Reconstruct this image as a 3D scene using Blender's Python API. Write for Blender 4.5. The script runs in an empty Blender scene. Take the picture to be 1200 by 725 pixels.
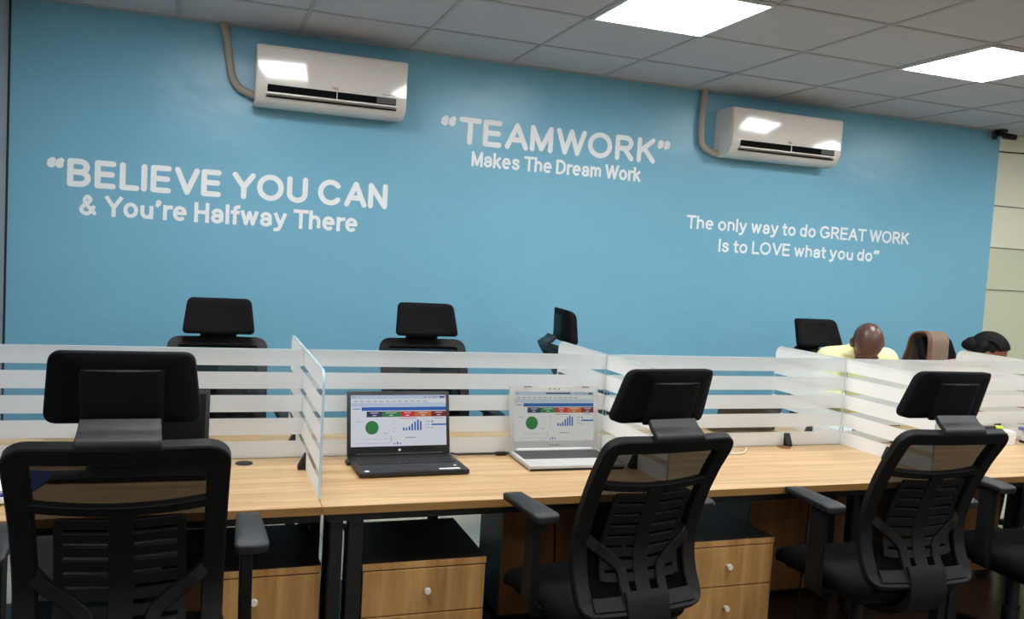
import bpy, bmesh, math, random
from mathutils import Vector, Matrix
random.seed(7)
SC = bpy.context.scene
COL = SC.collection
PI = math.pi

# ------------------------------------------------------------------ camera
CAM_Z = 1.5219
YAW, PITCH, ROLL, FPX = 0.3441, 0.0639, 0.0584, 999.85
def cam_axes():
    cy, sy, cp, sp = math.cos(YAW), math.sin(YAW), math.cos(PITCH), math.sin(PITCH)
    f = Vector((sy*cp, cy*cp, -sp)); r = Vector((cy, -sy, 0)); u = r.cross(f)
    c, s = math.cos(ROLL), math.sin(ROLL)
    return c*r + s*u, -s*r + c*u, f
cam_data = bpy.data.cameras.new('camera')
cam = bpy.data.objects.new('camera', cam_data); COL.objects.link(cam)
R_, U_, F_ = cam_axes()
M4 = Matrix((R_, U_, -F_)).transposed().to_4x4(); M4.translation = (0, 0, CAM_Z)
cam.matrix_world = M4
cam_data.sensor_fit = 'HORIZONTAL'; cam_data.sensor_width = 36
cam_data.lens = FPX/1200*36
cam_data.clip_start = 0.05
SC.camera = cam

# ------------------------------------------------------------------ light, exposure
SC.view_settings.view_transform = 'Standard'
SC.view_settings.look = 'None'
SC.view_settings.gamma = 1.0
SC.view_settings.use_curve_mapping = False
SC.view_settings.exposure = 2.0
PANEL_POWER = 6.2
wd = bpy.data.worlds.new('world'); SC.world = wd; wd.use_nodes = True
wd.node_tree.nodes['Background'].inputs[0].default_value = (.8, .85, .9, 1)
wd.node_tree.nodes['Background'].inputs[1].default_value = 0.25

CEIL = 2.637
WALL_Y = 4.807
X_LEFT, X_RIGHT, Y_FRONT = -0.948, 7.6, -2.6
BLUE_END = 5.46
TX, TY = 2.2208, 4.2965
DESK_Z, DESK_Y, PART_Y = 0.75, 2.499, 3.111
XJ = 0.34
S = 1.2

# ------------------------------------------------------------------ materials
def srgb(r, g, b):
    def f(c):
        c /= 255.0
        return c/12.92 if c <= .04045 else ((c+.055)/1.055)**2.4
    return (f(r), f(g), f(b), 1)
def newmat(name):
    m = bpy.data.materials.new(name); m.use_nodes = True
    nt = m.node_tree
    return m, nt, nt.nodes['Principled BSDF']
def pmat(name, col, rough=.5, metal=0, spec=.5, noise=0, nscale=30, bump=0, bscale=120, coat=0, sheen=0):
    m, nt, b = newmat(name)
    b.inputs['Base Color'].default_value = col
    b.inputs['Roughness'].default_value = rough
    b.inputs['Metallic'].default_value = metal
    b.inputs['Specular IOR Level'].default_value = spec
    b.inputs['Coat Weight'].default_value = coat
    b.inputs['Sheen Weight'].default_value = sheen
    tc = nt.nodes.new('ShaderNodeTexCoord')
    if noise:
        n = nt.nodes.new('ShaderNodeTexNoise'); n.inputs['Scale'].default_value = nscale; n.inputs['Detail'].default_value = 4
        nt.links.new(tc.outputs['Object'], n.inputs['Vector'])
        mx = nt.nodes.new('ShaderNodeMix'); mx.data_type = 'RGBA'
        mx.inputs['A'].default_value = tuple(c*(1-noise) for c in col[:3]) + (1,)
        mx.inputs['B'].default_value = tuple(min(1, c*(1+noise)) for c in col[:3]) + (1,)
        nt.links.new(n.outputs['Fac'], mx.inputs['Factor']); nt.links.new(mx.outputs['Result'], b.inputs['Base Color'])
    if bump:
        n2 = nt.nodes.new('ShaderNodeTexNoise'); n2.inputs['Scale'].default_value = bscale; n2.inputs['Detail'].default_value = 3
        nt.links.new(tc.outputs['Object'], n2.inputs['Vector'])
        bp = nt.nodes.new('ShaderNodeBump'); bp.inputs['Strength'].default_value = bump; bp.inputs['Distance'].default_value = .002
        nt.links.new(n2.outputs['Fac'], bp.inputs['Height']); nt.links.new(bp.outputs['Normal'], b.inputs['Normal'])
    return m
def emat(name, col, strength, base=(0.004, .004, .004, 1), rough=.25):
    m, nt, b = newmat(name)
    b.inputs['Base Color'].default_value = base
    b.inputs['Emission Color'].default_value = col
    b.inputs['Emission Strength'].default_value = strength
    b.inputs['Roughness'].default_value = rough
    b.inputs['Specular IOR Level'].default_value = .15
    return m
def wood(name, light, dark, axis=0, rough=.4, stretch=14, scale=2.2):
    m, nt, b = newmat(name)
    N, L = nt.nodes, nt.links
    tc = N.new('ShaderNodeTexCoord'); mp = N.new('ShaderNodeMapping')
    sc = [stretch]*3; sc[axis] = 1.0
    mp.inputs['Scale'].default_value = sc
    L.new(tc.outputs['Object'], mp.inputs['Vector'])
    n1 = N.new('ShaderNodeTexNoise'); n1.inputs['Scale'].default_value = scale; n1.inputs['Detail'].default_value = 6; n1.inputs['Distortion'].default_value = .8
    n2 = N.new('ShaderNodeTexNoise'); n2.inputs['Scale'].default_value = scale*6; n2.inputs['Detail'].default_value = 3
    L.new(mp.outputs['Vector'], n1.inputs['Vector']); L.new(mp.outputs['Vector'], n2.inputs['Vector'])
    ad = N.new('ShaderNodeMath'); ad.operation = 'MULTIPLY_ADD'; ad.inputs[1].default_value = .35
    L.new(n2.outputs['Fac'], ad.inputs[0]); L.new(n1.outputs['Fac'], ad.inputs[2])
    cr = N.new('ShaderNodeValToRGB')
    cr.color_ramp.elements[0].position = .42; cr.color_ramp.elements[0].color = dark
    cr.color_ramp.elements[1].position = .85; cr.color_ramp.elements[1].color = light
    L.new(ad.outputs[0], cr.inputs['Fac']); L.new(cr.outputs['Color'], b.inputs['Base Color'])
    b.inputs['Roughness'].default_value = rough
    return m

M = {}
def wall_paint():
    m, nt, b = newmat('blue_wall_paint')
    N, L = nt.nodes, nt.links
    tc = N.new('ShaderNodeTexCoord')
    n = N.new('ShaderNodeTexNoise'); n.inputs['Scale'].default_value = 1.1; n.inputs['Detail'].default_value = 5
    L.new(tc.outputs['Object'], n.inputs['Vector'])
    mx = N.new('ShaderNodeMix'); mx.data_type = 'RGBA'
    mx.inputs['A'].default_value = srgb(117, 174, 199); mx.inputs['B'].default_value = srgb(123, 180, 205)
    L.new(n.outputs['Fac'], mx.inputs['Factor']); L.new(mx.outputs['Result'], b.inputs['Base Color'])
    b.inputs['Roughness'].default_value = .28; b.inputs['Specular IOR Level'].default_value = .32
    mp = N.new('ShaderNodeMapping'); mp.inputs['Scale'].default_value = (1, 1, 1.6); L.new(tc.outputs['Object'], mp.inputs['Vector'])
    n2 = N.new('ShaderNodeTexNoise'); n2.inputs['Scale'].default_value = 2.2; n2.inputs['Detail'].default_value = 3; n2.inputs['Roughness'].default_value = .5
    L.new(mp.outputs['Vector'], n2.inputs['Vector'])
    bp = N.new('ShaderNodeBump'); bp.inputs['Strength'].default_value = .4; bp.inputs['Distance'].default_value = .03
    L.new(n2.outputs['Fac'], bp.inputs['Height']); L.new(bp.outputs['Normal'], b.inputs['Normal'])
    return m
M['blue'] = wall_paint()
M['white_paint'] = pmat('white_letter_paint', srgb(240, 242, 242), .55)
M['grey_wall'] = pmat('grey_wall_paint', srgb(150, 156, 164), .6, noise=.05, nscale=3)
M['cream_wall'] = pmat('cream_wall_paint', srgb(214, 212, 196), .6, noise=.04, nscale=3)
M['cream_glass'] = pmat('cream_panel', srgb(228, 226, 204), .22, noise=.05, nscale=2)
M['green_reflection'] = pmat('panel_green_reflection', srgb(208, 210, 182), .22, noise=.05, nscale=2)  # reflected green put into the colour of the lower panels
M['joint'] = pmat('dark_joint', srgb(128, 124, 108), .6)
M['tile'] = pmat('ceiling_tile', srgb(196, 197, 204), .85, noise=.04, nscale=5, bump=.3, bscale=160)
M['tbar'] = pmat('ceiling_tbar', srgb(176, 176, 178), .6)
M['black_trim'] = pmat('black_trim', srgb(28, 34, 38), .5)
M['diffuser'] = emat('light_diffuser', (.955, .985, 1, 1), PANEL_POWER, (1, 1, 1, 1), .5)
M['lamp_frame'] = pmat('lamp_frame_white', srgb(225, 225, 222), .5)
M['oak'] = wood('oak_laminate', srgb(214, 178, 130), srgb(174, 134, 88), 0, .33, 18, 1.5)
M['oak_edge'] = wood('oak_edge_band', srgb(158, 116, 64), srgb(136, 96, 50), 0, .45, 16, 1.6)
M['oak_v'] = wood('oak_drawer_laminate', srgb(196, 150, 92), srgb(160, 112, 60), 2, .45, 12, 2.0)
M['oak_dark'] = wood('brown_back_laminate', srgb(150, 98, 52), srgb(118, 72, 36), 2, .5, 10, 1.4)
M['black_lam'] = pmat('black_laminate', srgb(18, 15, 13), .35, bump=.1)
M['grey_lam'] = pmat('dark_grey_laminate', srgb(48, 50, 49), .45)
M['steel'] = pmat('black_powder_coat', srgb(16, 16, 17), .5, bump=.15)
M['plastic'] = pmat('black_plastic', srgb(15, 15, 14), .55, spec=.3, bump=.25, bscale=500)
M['plastic_lit'] = pmat('black_plastic_lit', srgb(27, 27, 27), .45, spec=.4, bump=.25, bscale=500)  # black plastic lightened for the headrest bracket, which faces up to the light
M['pad'] = pmat('armrest_rubber', srgb(26, 27, 30), .5, spec=.4, bump=.2, bscale=600)
M['fabric'] = pmat('black_fabric', srgb(10, 10, 12), .9, spec=.2, bump=.5, bscale=700, sheen=.0, noise=.15, nscale=300)
M['chrome'] = pmat('brushed_metal', srgb(205, 200, 190), .3, metal=.9)
M['knob'] = pmat('pale_knob', srgb(228, 222, 208), .3)
M['ac'] = pmat('ac_white_plastic', srgb(222, 214, 206), .09, coat=.3)
M['ac_dark'] = pmat('ac_dark_vent', srgb(10, 10, 11), .8, spec=.1)
M['ac_grey'] = pmat('ac_grey_flap', srgb(92, 92, 90), .6, spec=.2)
M['fin'] = pmat('ac_fin', srgb(26, 26, 26), .8, spec=.1)
M['logo'] = pmat('grey_print', srgb(96, 94, 92), .5)
M['pipe'] = pmat('beige_pipe_wrap', srgb(172, 160, 146), .7, bump=.5, bscale=90)
M['silver'] = pmat('silver_plastic', srgb(190, 188, 184), .35)
M['lap_black'] = pmat('laptop_black_plastic', srgb(24, 24, 26), .4, bump=.2, bscale=400)
M['keys'] = pmat('laptop_key_black', srgb(14, 14, 16), .5)
M['keys_dark'] = pmat('laptop_keys_grey', srgb(66, 66, 64), .5)
M['screen_off'] = pmat('dark_screen', srgb(13, 15, 17), .18)
M['sticker'] = pmat('white_sticker', srgb(228, 228, 228), .4)
M['rubber'] = pmat('black_rubber', srgb(14, 14, 14), .6)
M['cable_black'] = pmat('black_cable', srgb(16, 16, 17), .5)
M['cable_white'] = pmat('white_cable', srgb(226, 220, 206), .5)
M['paper'] = pmat('white_paper', srgb(236, 236, 238), .7)
M['blue_folder'] = pmat('blue_folder', srgb(52, 62, 128), .45)
M['lime'] = pmat('lime_plastic', srgb(206, 222, 60), .4)
M['violet'] = pmat('violet_print', srgb(120, 122, 176), .5)
def floor_mat(ca, cb, cm):
    m, nt, b = newmat('beige_floor_tile')
    N, L = nt.nodes, nt.links
    tc = N.new('ShaderNodeTexCoord')
    br = N.new('ShaderNodeTexBrick'); br.offset = 0
    br.inputs['Color1'].default_value = ca; br.inputs['Color2'].default_value = cb
    br.inputs['Mortar'].default_value = cm
    br.inputs['Scale'].default_value = 1; br.inputs['Brick Width'].default_value = .6; br.inputs['Row Height'].default_value = .6
    br.inputs['Mortar Size'].default_value = .003
    L.new(tc.outputs['Object'], br.inputs['Vector']); L.new(br.outputs['Color'], b.inputs['Base Color'])
    b.inputs['Roughness'].default_value = .25
    return m
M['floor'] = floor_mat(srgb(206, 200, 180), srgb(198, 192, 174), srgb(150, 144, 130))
M['floor_shaded'] = floor_mat(srgb(58, 46, 38), srgb(52, 42, 36), srgb(34, 28, 24))  # shade below the bench put into the tile colour, up to its shadow line
def glass_mats():
    # clear sheet
    m, nt, b = newmat('clear_glass'); N, L = nt.nodes, nt.links
    tr = N.new('ShaderNodeBsdfTransparent'); tr.inputs[0].default_value = (.95, .975, .98, 1)
    gl = N.new('ShaderNodeBsdfGlossy'); gl.inputs['Roughness'].default_value = .03
    lw = N.new('ShaderNodeLayerWeight'); pw = N.new('ShaderNodeMath'); pw.operation = 'POWER'; pw.inputs[1].default_value = 4
    fr = N.new('ShaderNodeMath'); fr.operation = 'MULTIPLY_ADD'; fr.inputs[1].default_value = .5; fr.inputs[2].default_value = .035
    L.new(lw.outputs['Facing'], pw.inputs[0]); L.new(pw.outputs[0], fr.inputs[0])
    mx = N.new('ShaderNodeMixShader'); L.new(fr.outputs[0], mx.inputs[0]); L.new(tr.outputs[0], mx.inputs[1]); L.new(gl.outputs[0], mx.inputs[2])
    L.new(mx.outputs[0], N['Material Output'].inputs['Surface'])
    # frosted film
    m2, nt, b = newmat('frosted_film'); N, L = nt.nodes, nt.links
    df = N.new('ShaderNodeBsdfDiffuse'); df.inputs[0].default_value = (.95, .955, .96, 1)
    tl = N.new('ShaderNodeBsdfTranslucent'); tl.inputs[0].default_value = (.97, .975, .98, 1)
    tr = N.new('ShaderNodeBsdfTransparent')
    a = N.new('ShaderNodeMixShader'); a.inputs[0].default_value = .5; L.new(df.outputs[0], a.inputs[1]); L.new(tl.outputs[0], a.inputs[2])
    c = N.new('ShaderNodeMixShader'); c.inputs[0].default_value = .12; L.new(a.outputs[0], c.inputs[1]); L.new(tr.outputs[0], c.inputs[2])
    L.new(c.outputs[0], N['Material Output'].inputs['Surface'])
    # edge of the sheet
    m3 = pmat('glass_edge', srgb(186, 210, 220), .2)
    # chair mesh
    m4, nt, b = newmat('black_mesh_fabric'); N, L = nt.nodes, nt.links
    df = N.new('ShaderNodeBsdfDiffuse'); df.inputs[0].default_value = srgb(16, 15, 14)
    tr = N.new('ShaderNodeBsdfTransparent')
    c = N.new('ShaderNodeMixShader'); c.inputs[0].default_value = .085; L.new(df.outputs[0], c.inputs[1]); L.new(tr.outputs[0], c.inputs[2])
    L.new(c.outputs[0], N['Material Output'].inputs['Surface'])
    return m, m2, m3, m4
M['glass'], M['frost'], M['edge'], M['mesh'] = glass_mats()
# what the displays show
SCR = dict(white=(.80, .83, .90, 1), pale=(.55, .66, .85, 1), blue=(.02, .13, .50, 1), navy=(.03, .04, .12, 1), green=(.03, .23, .06, 1),
           red=(.62, .03, .05, 1), orange=(.62, .16, .03, 1), maroon=(.22, .02, .03, 1), black=(.02, .02, .03, 1), grey=(.30, .32, .36, 1), bar=(.03, .14, .50, 1))
for k, c in SCR.items():
    M['scr_'+k] = emat('display_'+k, c, .16)
    M['dim_'+k] = emat('display_warm_'+k, (c[0]*.92+.02, c[1]*.9+.025, c[2]*.80+.02, 1), .145)

# ------------------------------------------------------------------ helpers
def link(o, parent=None):
    COL.objects.link(o)
    if parent: o.parent = parent
    return o
def obj(name, bm, mats, parent=None, smooth=None, loc=None):
    me = bpy.data.meshes.new(name)
    bmesh.ops.recalc_face_normals(bm, faces=bm.faces[:])
    bm.to_mesh(me); bm.free()
    for m in (mats if isinstance(mats, (list, tuple)) else [mats]): me.materials.append(M[m] if isinstance(m, str) else m)
    if smooth:
        for p in me.polygons: p.use_smooth = True
        me.set_sharp_from_angle(angle=math.radians(smooth))
    o = bpy.data.objects.new(name, me)
    if loc: o.location = loc
    return link(o, parent)
def thing(name, label, cat, loc=(0, 0, 0), rotz=0, group=None):
    o = bpy.data.objects.new(name, None); o.empty_display_size = .1
    o.location = loc; o.rotation_euler = (0, 0, rotz)
    return tag(link(o), label, cat, group)
def tag(o, label, cat, group=None):
    o['label'] = label; o['category'] = cat
    if group: o['group'] = group
    return o
def struct(name, bm, mats, smooth=None):
    o = obj(name, bm, mats, None, smooth); o['kind'] = 'structure'; return o
def dup(root, loc, rotz, label, group=None):
    def cp(o, par):
        c = o.copy(); link(c, par)
        for ch in list(o.children): cp(ch, c)
        return c
    r = cp(root, None)
    r.location = loc; r.rotation_euler = (0, 0, rotz); r['label'] = label
    if group: r['group'] = group
    return r
NB = bmesh.new
def box(bm, lo, hi, bev=0, seg=2, mi=0, mat=None):
    t = bmesh.new()
    bmesh.ops.create_cube(t, size=1)
    for v in t.verts:
        v.co = Vector([lo[i]+(v.co[i]+.5)*(hi[i]-lo[i]) for i in range(3)])
    if bev: bmesh.ops.bevel(t, geom=t.edges[:], offset=bev, segments=seg, affect='EDGES', profile=.5)
    merge(bm, t, mi, mat); return bm
def merge(bm, t, mi=0, mat=None):
    bmesh.ops.recalc_face_normals(t, faces=t.faces[:])
    vs = {}
    for v in t.verts: vs[v] = bm.verts.new(mat @ v.co if mat else v.co)
    for f in t.faces:
        try:
            nf = bm.faces.new([vs[v] for v in f.verts]); nf.material_index = mi if mi else f.material_index
        except ValueError: pass
    t.free()
def cyl(bm, a, b, r0, r1=None, n=20, mi=0, cap=True):
    a, b = Vector(a), Vector(b); r1 = r0 if r1 is None else r1
    d = (b-a).normalized(); x = d.orthogonal().normalized(); y = d.cross(x)
    ra = [bm.verts.new(a+(x*math.cos(2*PI*i/n)+y*math.sin(2*PI*i/n))*r0) for i in range(n)]
    rb = [bm.verts.new(b+(x*math.cos(2*PI*i/n)+y*math.sin(2*PI*i/n))*r1) for i in range(n)]
    for i in range(n):
        f = bm.faces.new((ra[i], ra[(i+1) % n], rb[(i+1) % n], rb[i])); f.material_index = mi
    if cap:
        bm.faces.new(ra[::-1]).material_index = mi; bm.faces.new(rb).material_index = mi
def catmull(pts, k=8, closed=False):
    P = [Vector(p) for p in pts]; n = len(P); out = []
    rng = range(n) if closed else range(n-1)
    for i in rng:
        if closed: a, b, c, d = P[(i-1) % n], P[i], P[(i+1) % n], P[(i+2) % n]
        else: a, b, c, d = P[max(i-1, 0)], P[i], P[i+1], P[min(i+2, n-1)]
        for j in range(k):
            t = j/k
            out.append(.5*((2*b)+(c-a)*t+(2*a-5*b+4*c-d)*t*t+(3*b-a-3*c+d)*t**3))
    if not closed: out.append(P[-1].copy())
    return out
def tube(bm, pts, r, n=10, mi=0, closed=False):
    P = [Vector(p) for p in pts]; N = len(P); rr = r if isinstance(r, (list, tuple)) else [r]*N
    prev = None; rings = []
    for i in range(N):
        t = (P[(i+1) % N]-P[i-1]) if closed else (P[min(i+1, N-1)]-P[max(i-1, 0)])
        t.normalize()
        x = t.orthogonal().normalized() if prev is None else (prev-t*prev.dot(t)).normalized()
        prev = x; y = t.cross(x)
        rings.append([bm.verts.new(P[i]+(x*math.cos(2*PI*k/n)+y*math.sin(2*PI*k/n))*rr[i]) for k in range(n)])
    for i in range(N if closed else N-1):
        a, b = rings[i], rings[(i+1) % N]
        for k in range(n):
            f = bm.faces.new((a[k], a[(k+1) % n], b[(k+1) % n], b[k])); f.material_index = mi
    if not closed:
        bm.faces.new(rings[0][::-1]).material_index = mi; bm.faces.new(rings[-1]).material_index = mi
def ribbon(bm, pts, nrm, w, t, closed=False, mi=0, ch=.25):
    """strip of rectangular section (w across, t along the normal) swept along pts"""
    P = [Vector(p) for p in pts]; N = len(P)
    ws = w if isinstance(w, (list, tuple)) else [w]*N
    rings = []
    for i in range(N):
        T = (P[(i+1) % N]-P[i-1]) if closed else (P[min(i+1, N-1)]-P[max(i-1, 0)])
        T.normalize(); n = Vector(nrm[i]); n = (n-T*n.dot(T)).normalized(); B = T.cross(n)
        a, b = ws[i]/2, t/2; c = min(a, b)*ch
        sec = [(-a+c, -b), (a-c, -b), (a, -b+c), (a, b-c), (a-c, b), (-a+c, b), (-a, b-c), (-a, -b+c)]
        rings.append([bm.verts.new(P[i]+B*s+n*q) for s, q in sec])
    for i in range(N if closed else N-1):
        A, Bq = rings[i], rings[(i+1) % N]
        for k in range(8):
            f = bm.faces.new((A[k], A[(k+1) % 8], Bq[(k+1) % 8], Bq[k])); f.material_index = mi
    if not closed:
        bm.faces.new(rings[0][::-1]).material_index = mi; bm.faces.new(rings[-1]).material_index = mi
def rrect(wt, wb, h, r, n=6):
    """rounded outline, top width wt, bottom width wb"""
    c = [(wt/2, h/2), (-wt/2, h/2), (-wb/2, -h/2), (wb/2, -h/2)]
    out = []
    for i in range(4):
        p = Vector(c[i]); a = (Vector(c[i-1])-p).normalized(); b = (Vector(c[(i+1) % 4])-p).normalized()
        p0, p1 = p+a*r, p+b*r
        for k in range(n+1):
            t = k/n
            q = p0*(1-t)**2+p*2*t*(1-t)+p1*t*t
            out.append((q.x, q.y))
    return out
def cushion(bm, outline, layers, fn, mi=0):
    """closed body from an outline in layers of (inset, depth); fn maps (x, y, depth) to space"""
    xs = max(abs(p[0]) for p in outline); ys = max(abs(p[1]) for p in outline)
    rings = []
    for ins, d in layers:
        rings.append([bm.verts.new(fn(p[0]*(1-ins/xs), p[1]*(1-ins/ys), d)) for p in outline])
    n = len(outline)
    def fill(ring, lay):
        ins, d = lay; prev = ring
        for s in (.8, .55, .3):
            cur = [bm.verts.new(fn(p[0]*(1-ins/xs)*s, p[1]*(1-ins/ys)*s, d)) for p in outline]
            for k in range(n): bm.faces.new((prev[k], prev[(k+1) % n], cur[(k+1) % n], cur[k])).material_index = mi
            prev = cur
        c = bm.verts.new(fn(0, 0, d))
        for k in range(n): bm.faces.new((prev[k], prev[(k+1) % n], c)).material_index = mi
    for a, b in zip(rings[:-1], rings[1:]):
        for k in range(n): bm.faces.new((a[k], a[(k+1) % n], b[(k+1) % n], b[k])).material_index = mi
    fill(rings[0], layers[0]); fill(rings[-1], layers[-1])
def quad(bm, pts, mi=0):
    f = bm.faces.new([bm.verts.new(p) for p in pts]); f.material_index = mi; return f

# ------------------------------------------------------------------ room shell
struct('floor', box(NB(), (X_LEFT-.1, Y_FRONT-.1, -.08), (X_RIGHT+.1, 3.82, 0)), 'floor_shaded')
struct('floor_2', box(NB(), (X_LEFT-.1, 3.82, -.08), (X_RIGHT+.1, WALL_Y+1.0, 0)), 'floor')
struct('wall_back', box(NB(), (X_LEFT-.1, WALL_Y, 0), (BLUE_END, WALL_Y+.16, CEIL)), 'blue')
b = NB()
box(b, (BLUE_END, WALL_Y+.06, 1.79), (X_RIGHT, WALL_Y+.16, CEIL))
box(b, (BLUE_END, WALL_Y+.06, 0), (X_RIGHT, WALL_Y+.16, 1.786), mi=1)
struct('wall_back_panelled', b, ['cream_glass', 'green_reflection'])
for i, z in enumerate((2.10, 1.787, 1.47)):
    struct('trim_%d' % (i+2), box(NB(), (BLUE_END, WALL_Y+.055, z-.004), (X_RIGHT, WALL_Y+.062, z+.004)), 'joint')
struct('wall_left', box(NB(), (X_LEFT-.1, Y_FRONT, 0), (X_LEFT, WALL_Y, CEIL)), 'grey_wall')
struct('trim_1', box(NB(), (X_LEFT, WALL_Y-.006, 0), (X_LEFT+.010, WALL_Y, CEIL)), 'black_trim')
struct('wall_right', box(NB(), (X_RIGHT, Y_FRONT, 0), (X_RIGHT+.1, WALL_Y+.16, CEIL)), 'cream_wall')
struct('wall_front', box(NB(), (X_LEFT-.1, Y_FRONT-.1, 0), (X_RIGHT+.1, Y_FRONT, CEIL)), 'cream_wall')
b = NB()
box(b, (X_LEFT, WALL_Y-.012, 0), (BLUE_END, WALL_Y, .10), .003)
struct('baseboard_back', b, 'cream_wall')
# ceiling: board with the suspended grid below it
struct('ceiling', box(NB(), (X_LEFT-.1, Y_FRONT-.1, CEIL), (X_RIGHT+.1, WALL_Y+.2, CEIL+.06)), 'tile')
b = NB()
i = -6
while TX+.6*i < X_RIGHT:
    x = TX+.6*i
    if x > X_LEFT: box(b, (x-.011, Y_FRONT, CEIL-.005), (x+.011, WALL_Y, CEIL+.001), .002, 1)
    i += 1
j = -11
while TY+.6*j < WALL_Y:
    y = TY+.6*j
    if y > Y_FRONT: box(b, (X_LEFT, y-.011, CEIL-.005), (X_RIGHT, y+.011, CEIL+.001), .002, 1)
    j += 1
box(b, (X_LEFT, WALL_Y-.018, CEIL-.008), (BLUE_END, WALL_Y-.001, CEIL+.001))
struct('trim_9', b, 'tbar')

# ------------------------------------------------------------------ ceiling lights
def light_panel(x0, y0, label, first=[None]):
    if first[0] is None:
        t = thing('ceiling_light', label, 'ceiling light', (x0, y0, CEIL-.012), 0, 'square LED ceiling panels')
        b = NB()
        for lo, hi in (((.008, .008), (.592, .022)), ((.008, .578), (.592, .592)), ((.008, .022), (.022, .578)), ((.578, .022), (.592, .578))):
            box(b, (lo[0], lo[1], 0), (hi[0], hi[1], .014))
        obj('lamp_frame', b, 'lamp_frame', t)
        b = NB(); box(b, (.022, .022, .003), (.578, .578, .013)); obj('diffuser', b, 'diffuser', t)
        first[0] = t; return t
    return dup(first[0], (x0, y0, CEIL-.012), 0, label)
COLN = {-2: 'first column', -1: 'second column', 0: 'third column', 1: 'fourth column'}
light_panel(TX-.6, TY-1.2, 'bright square LED ceiling panel cut by the top edge, over the quote about teamwork')
light_panel(TX+1.2, TY-1.2, 'bright square LED ceiling panel nearest the blue wall, right above the second air conditioner')
for r, (y, rn) in enumerate(((TY-1.2, 'over the rear desks'), (TY-3.0, 'added for fill over the front chairs'), (TY-6.0, 'added for fill behind the camera'))):  # second and third rows are unseen, added to fill and brighten the glass
    for c in (-1, 0, 1, 2):
        x = TX-.6-1.8+1.8*c+1.8*0
        x = TX-.6+1.8*c
        if r == 0 and c in (0, 1): continue
        if x < X_LEFT: continue
        light_panel(x, y, 'square LED ceiling panel out of view, %s, %s' % (COLN.get(c-1, 'third column'), rn))

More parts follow.
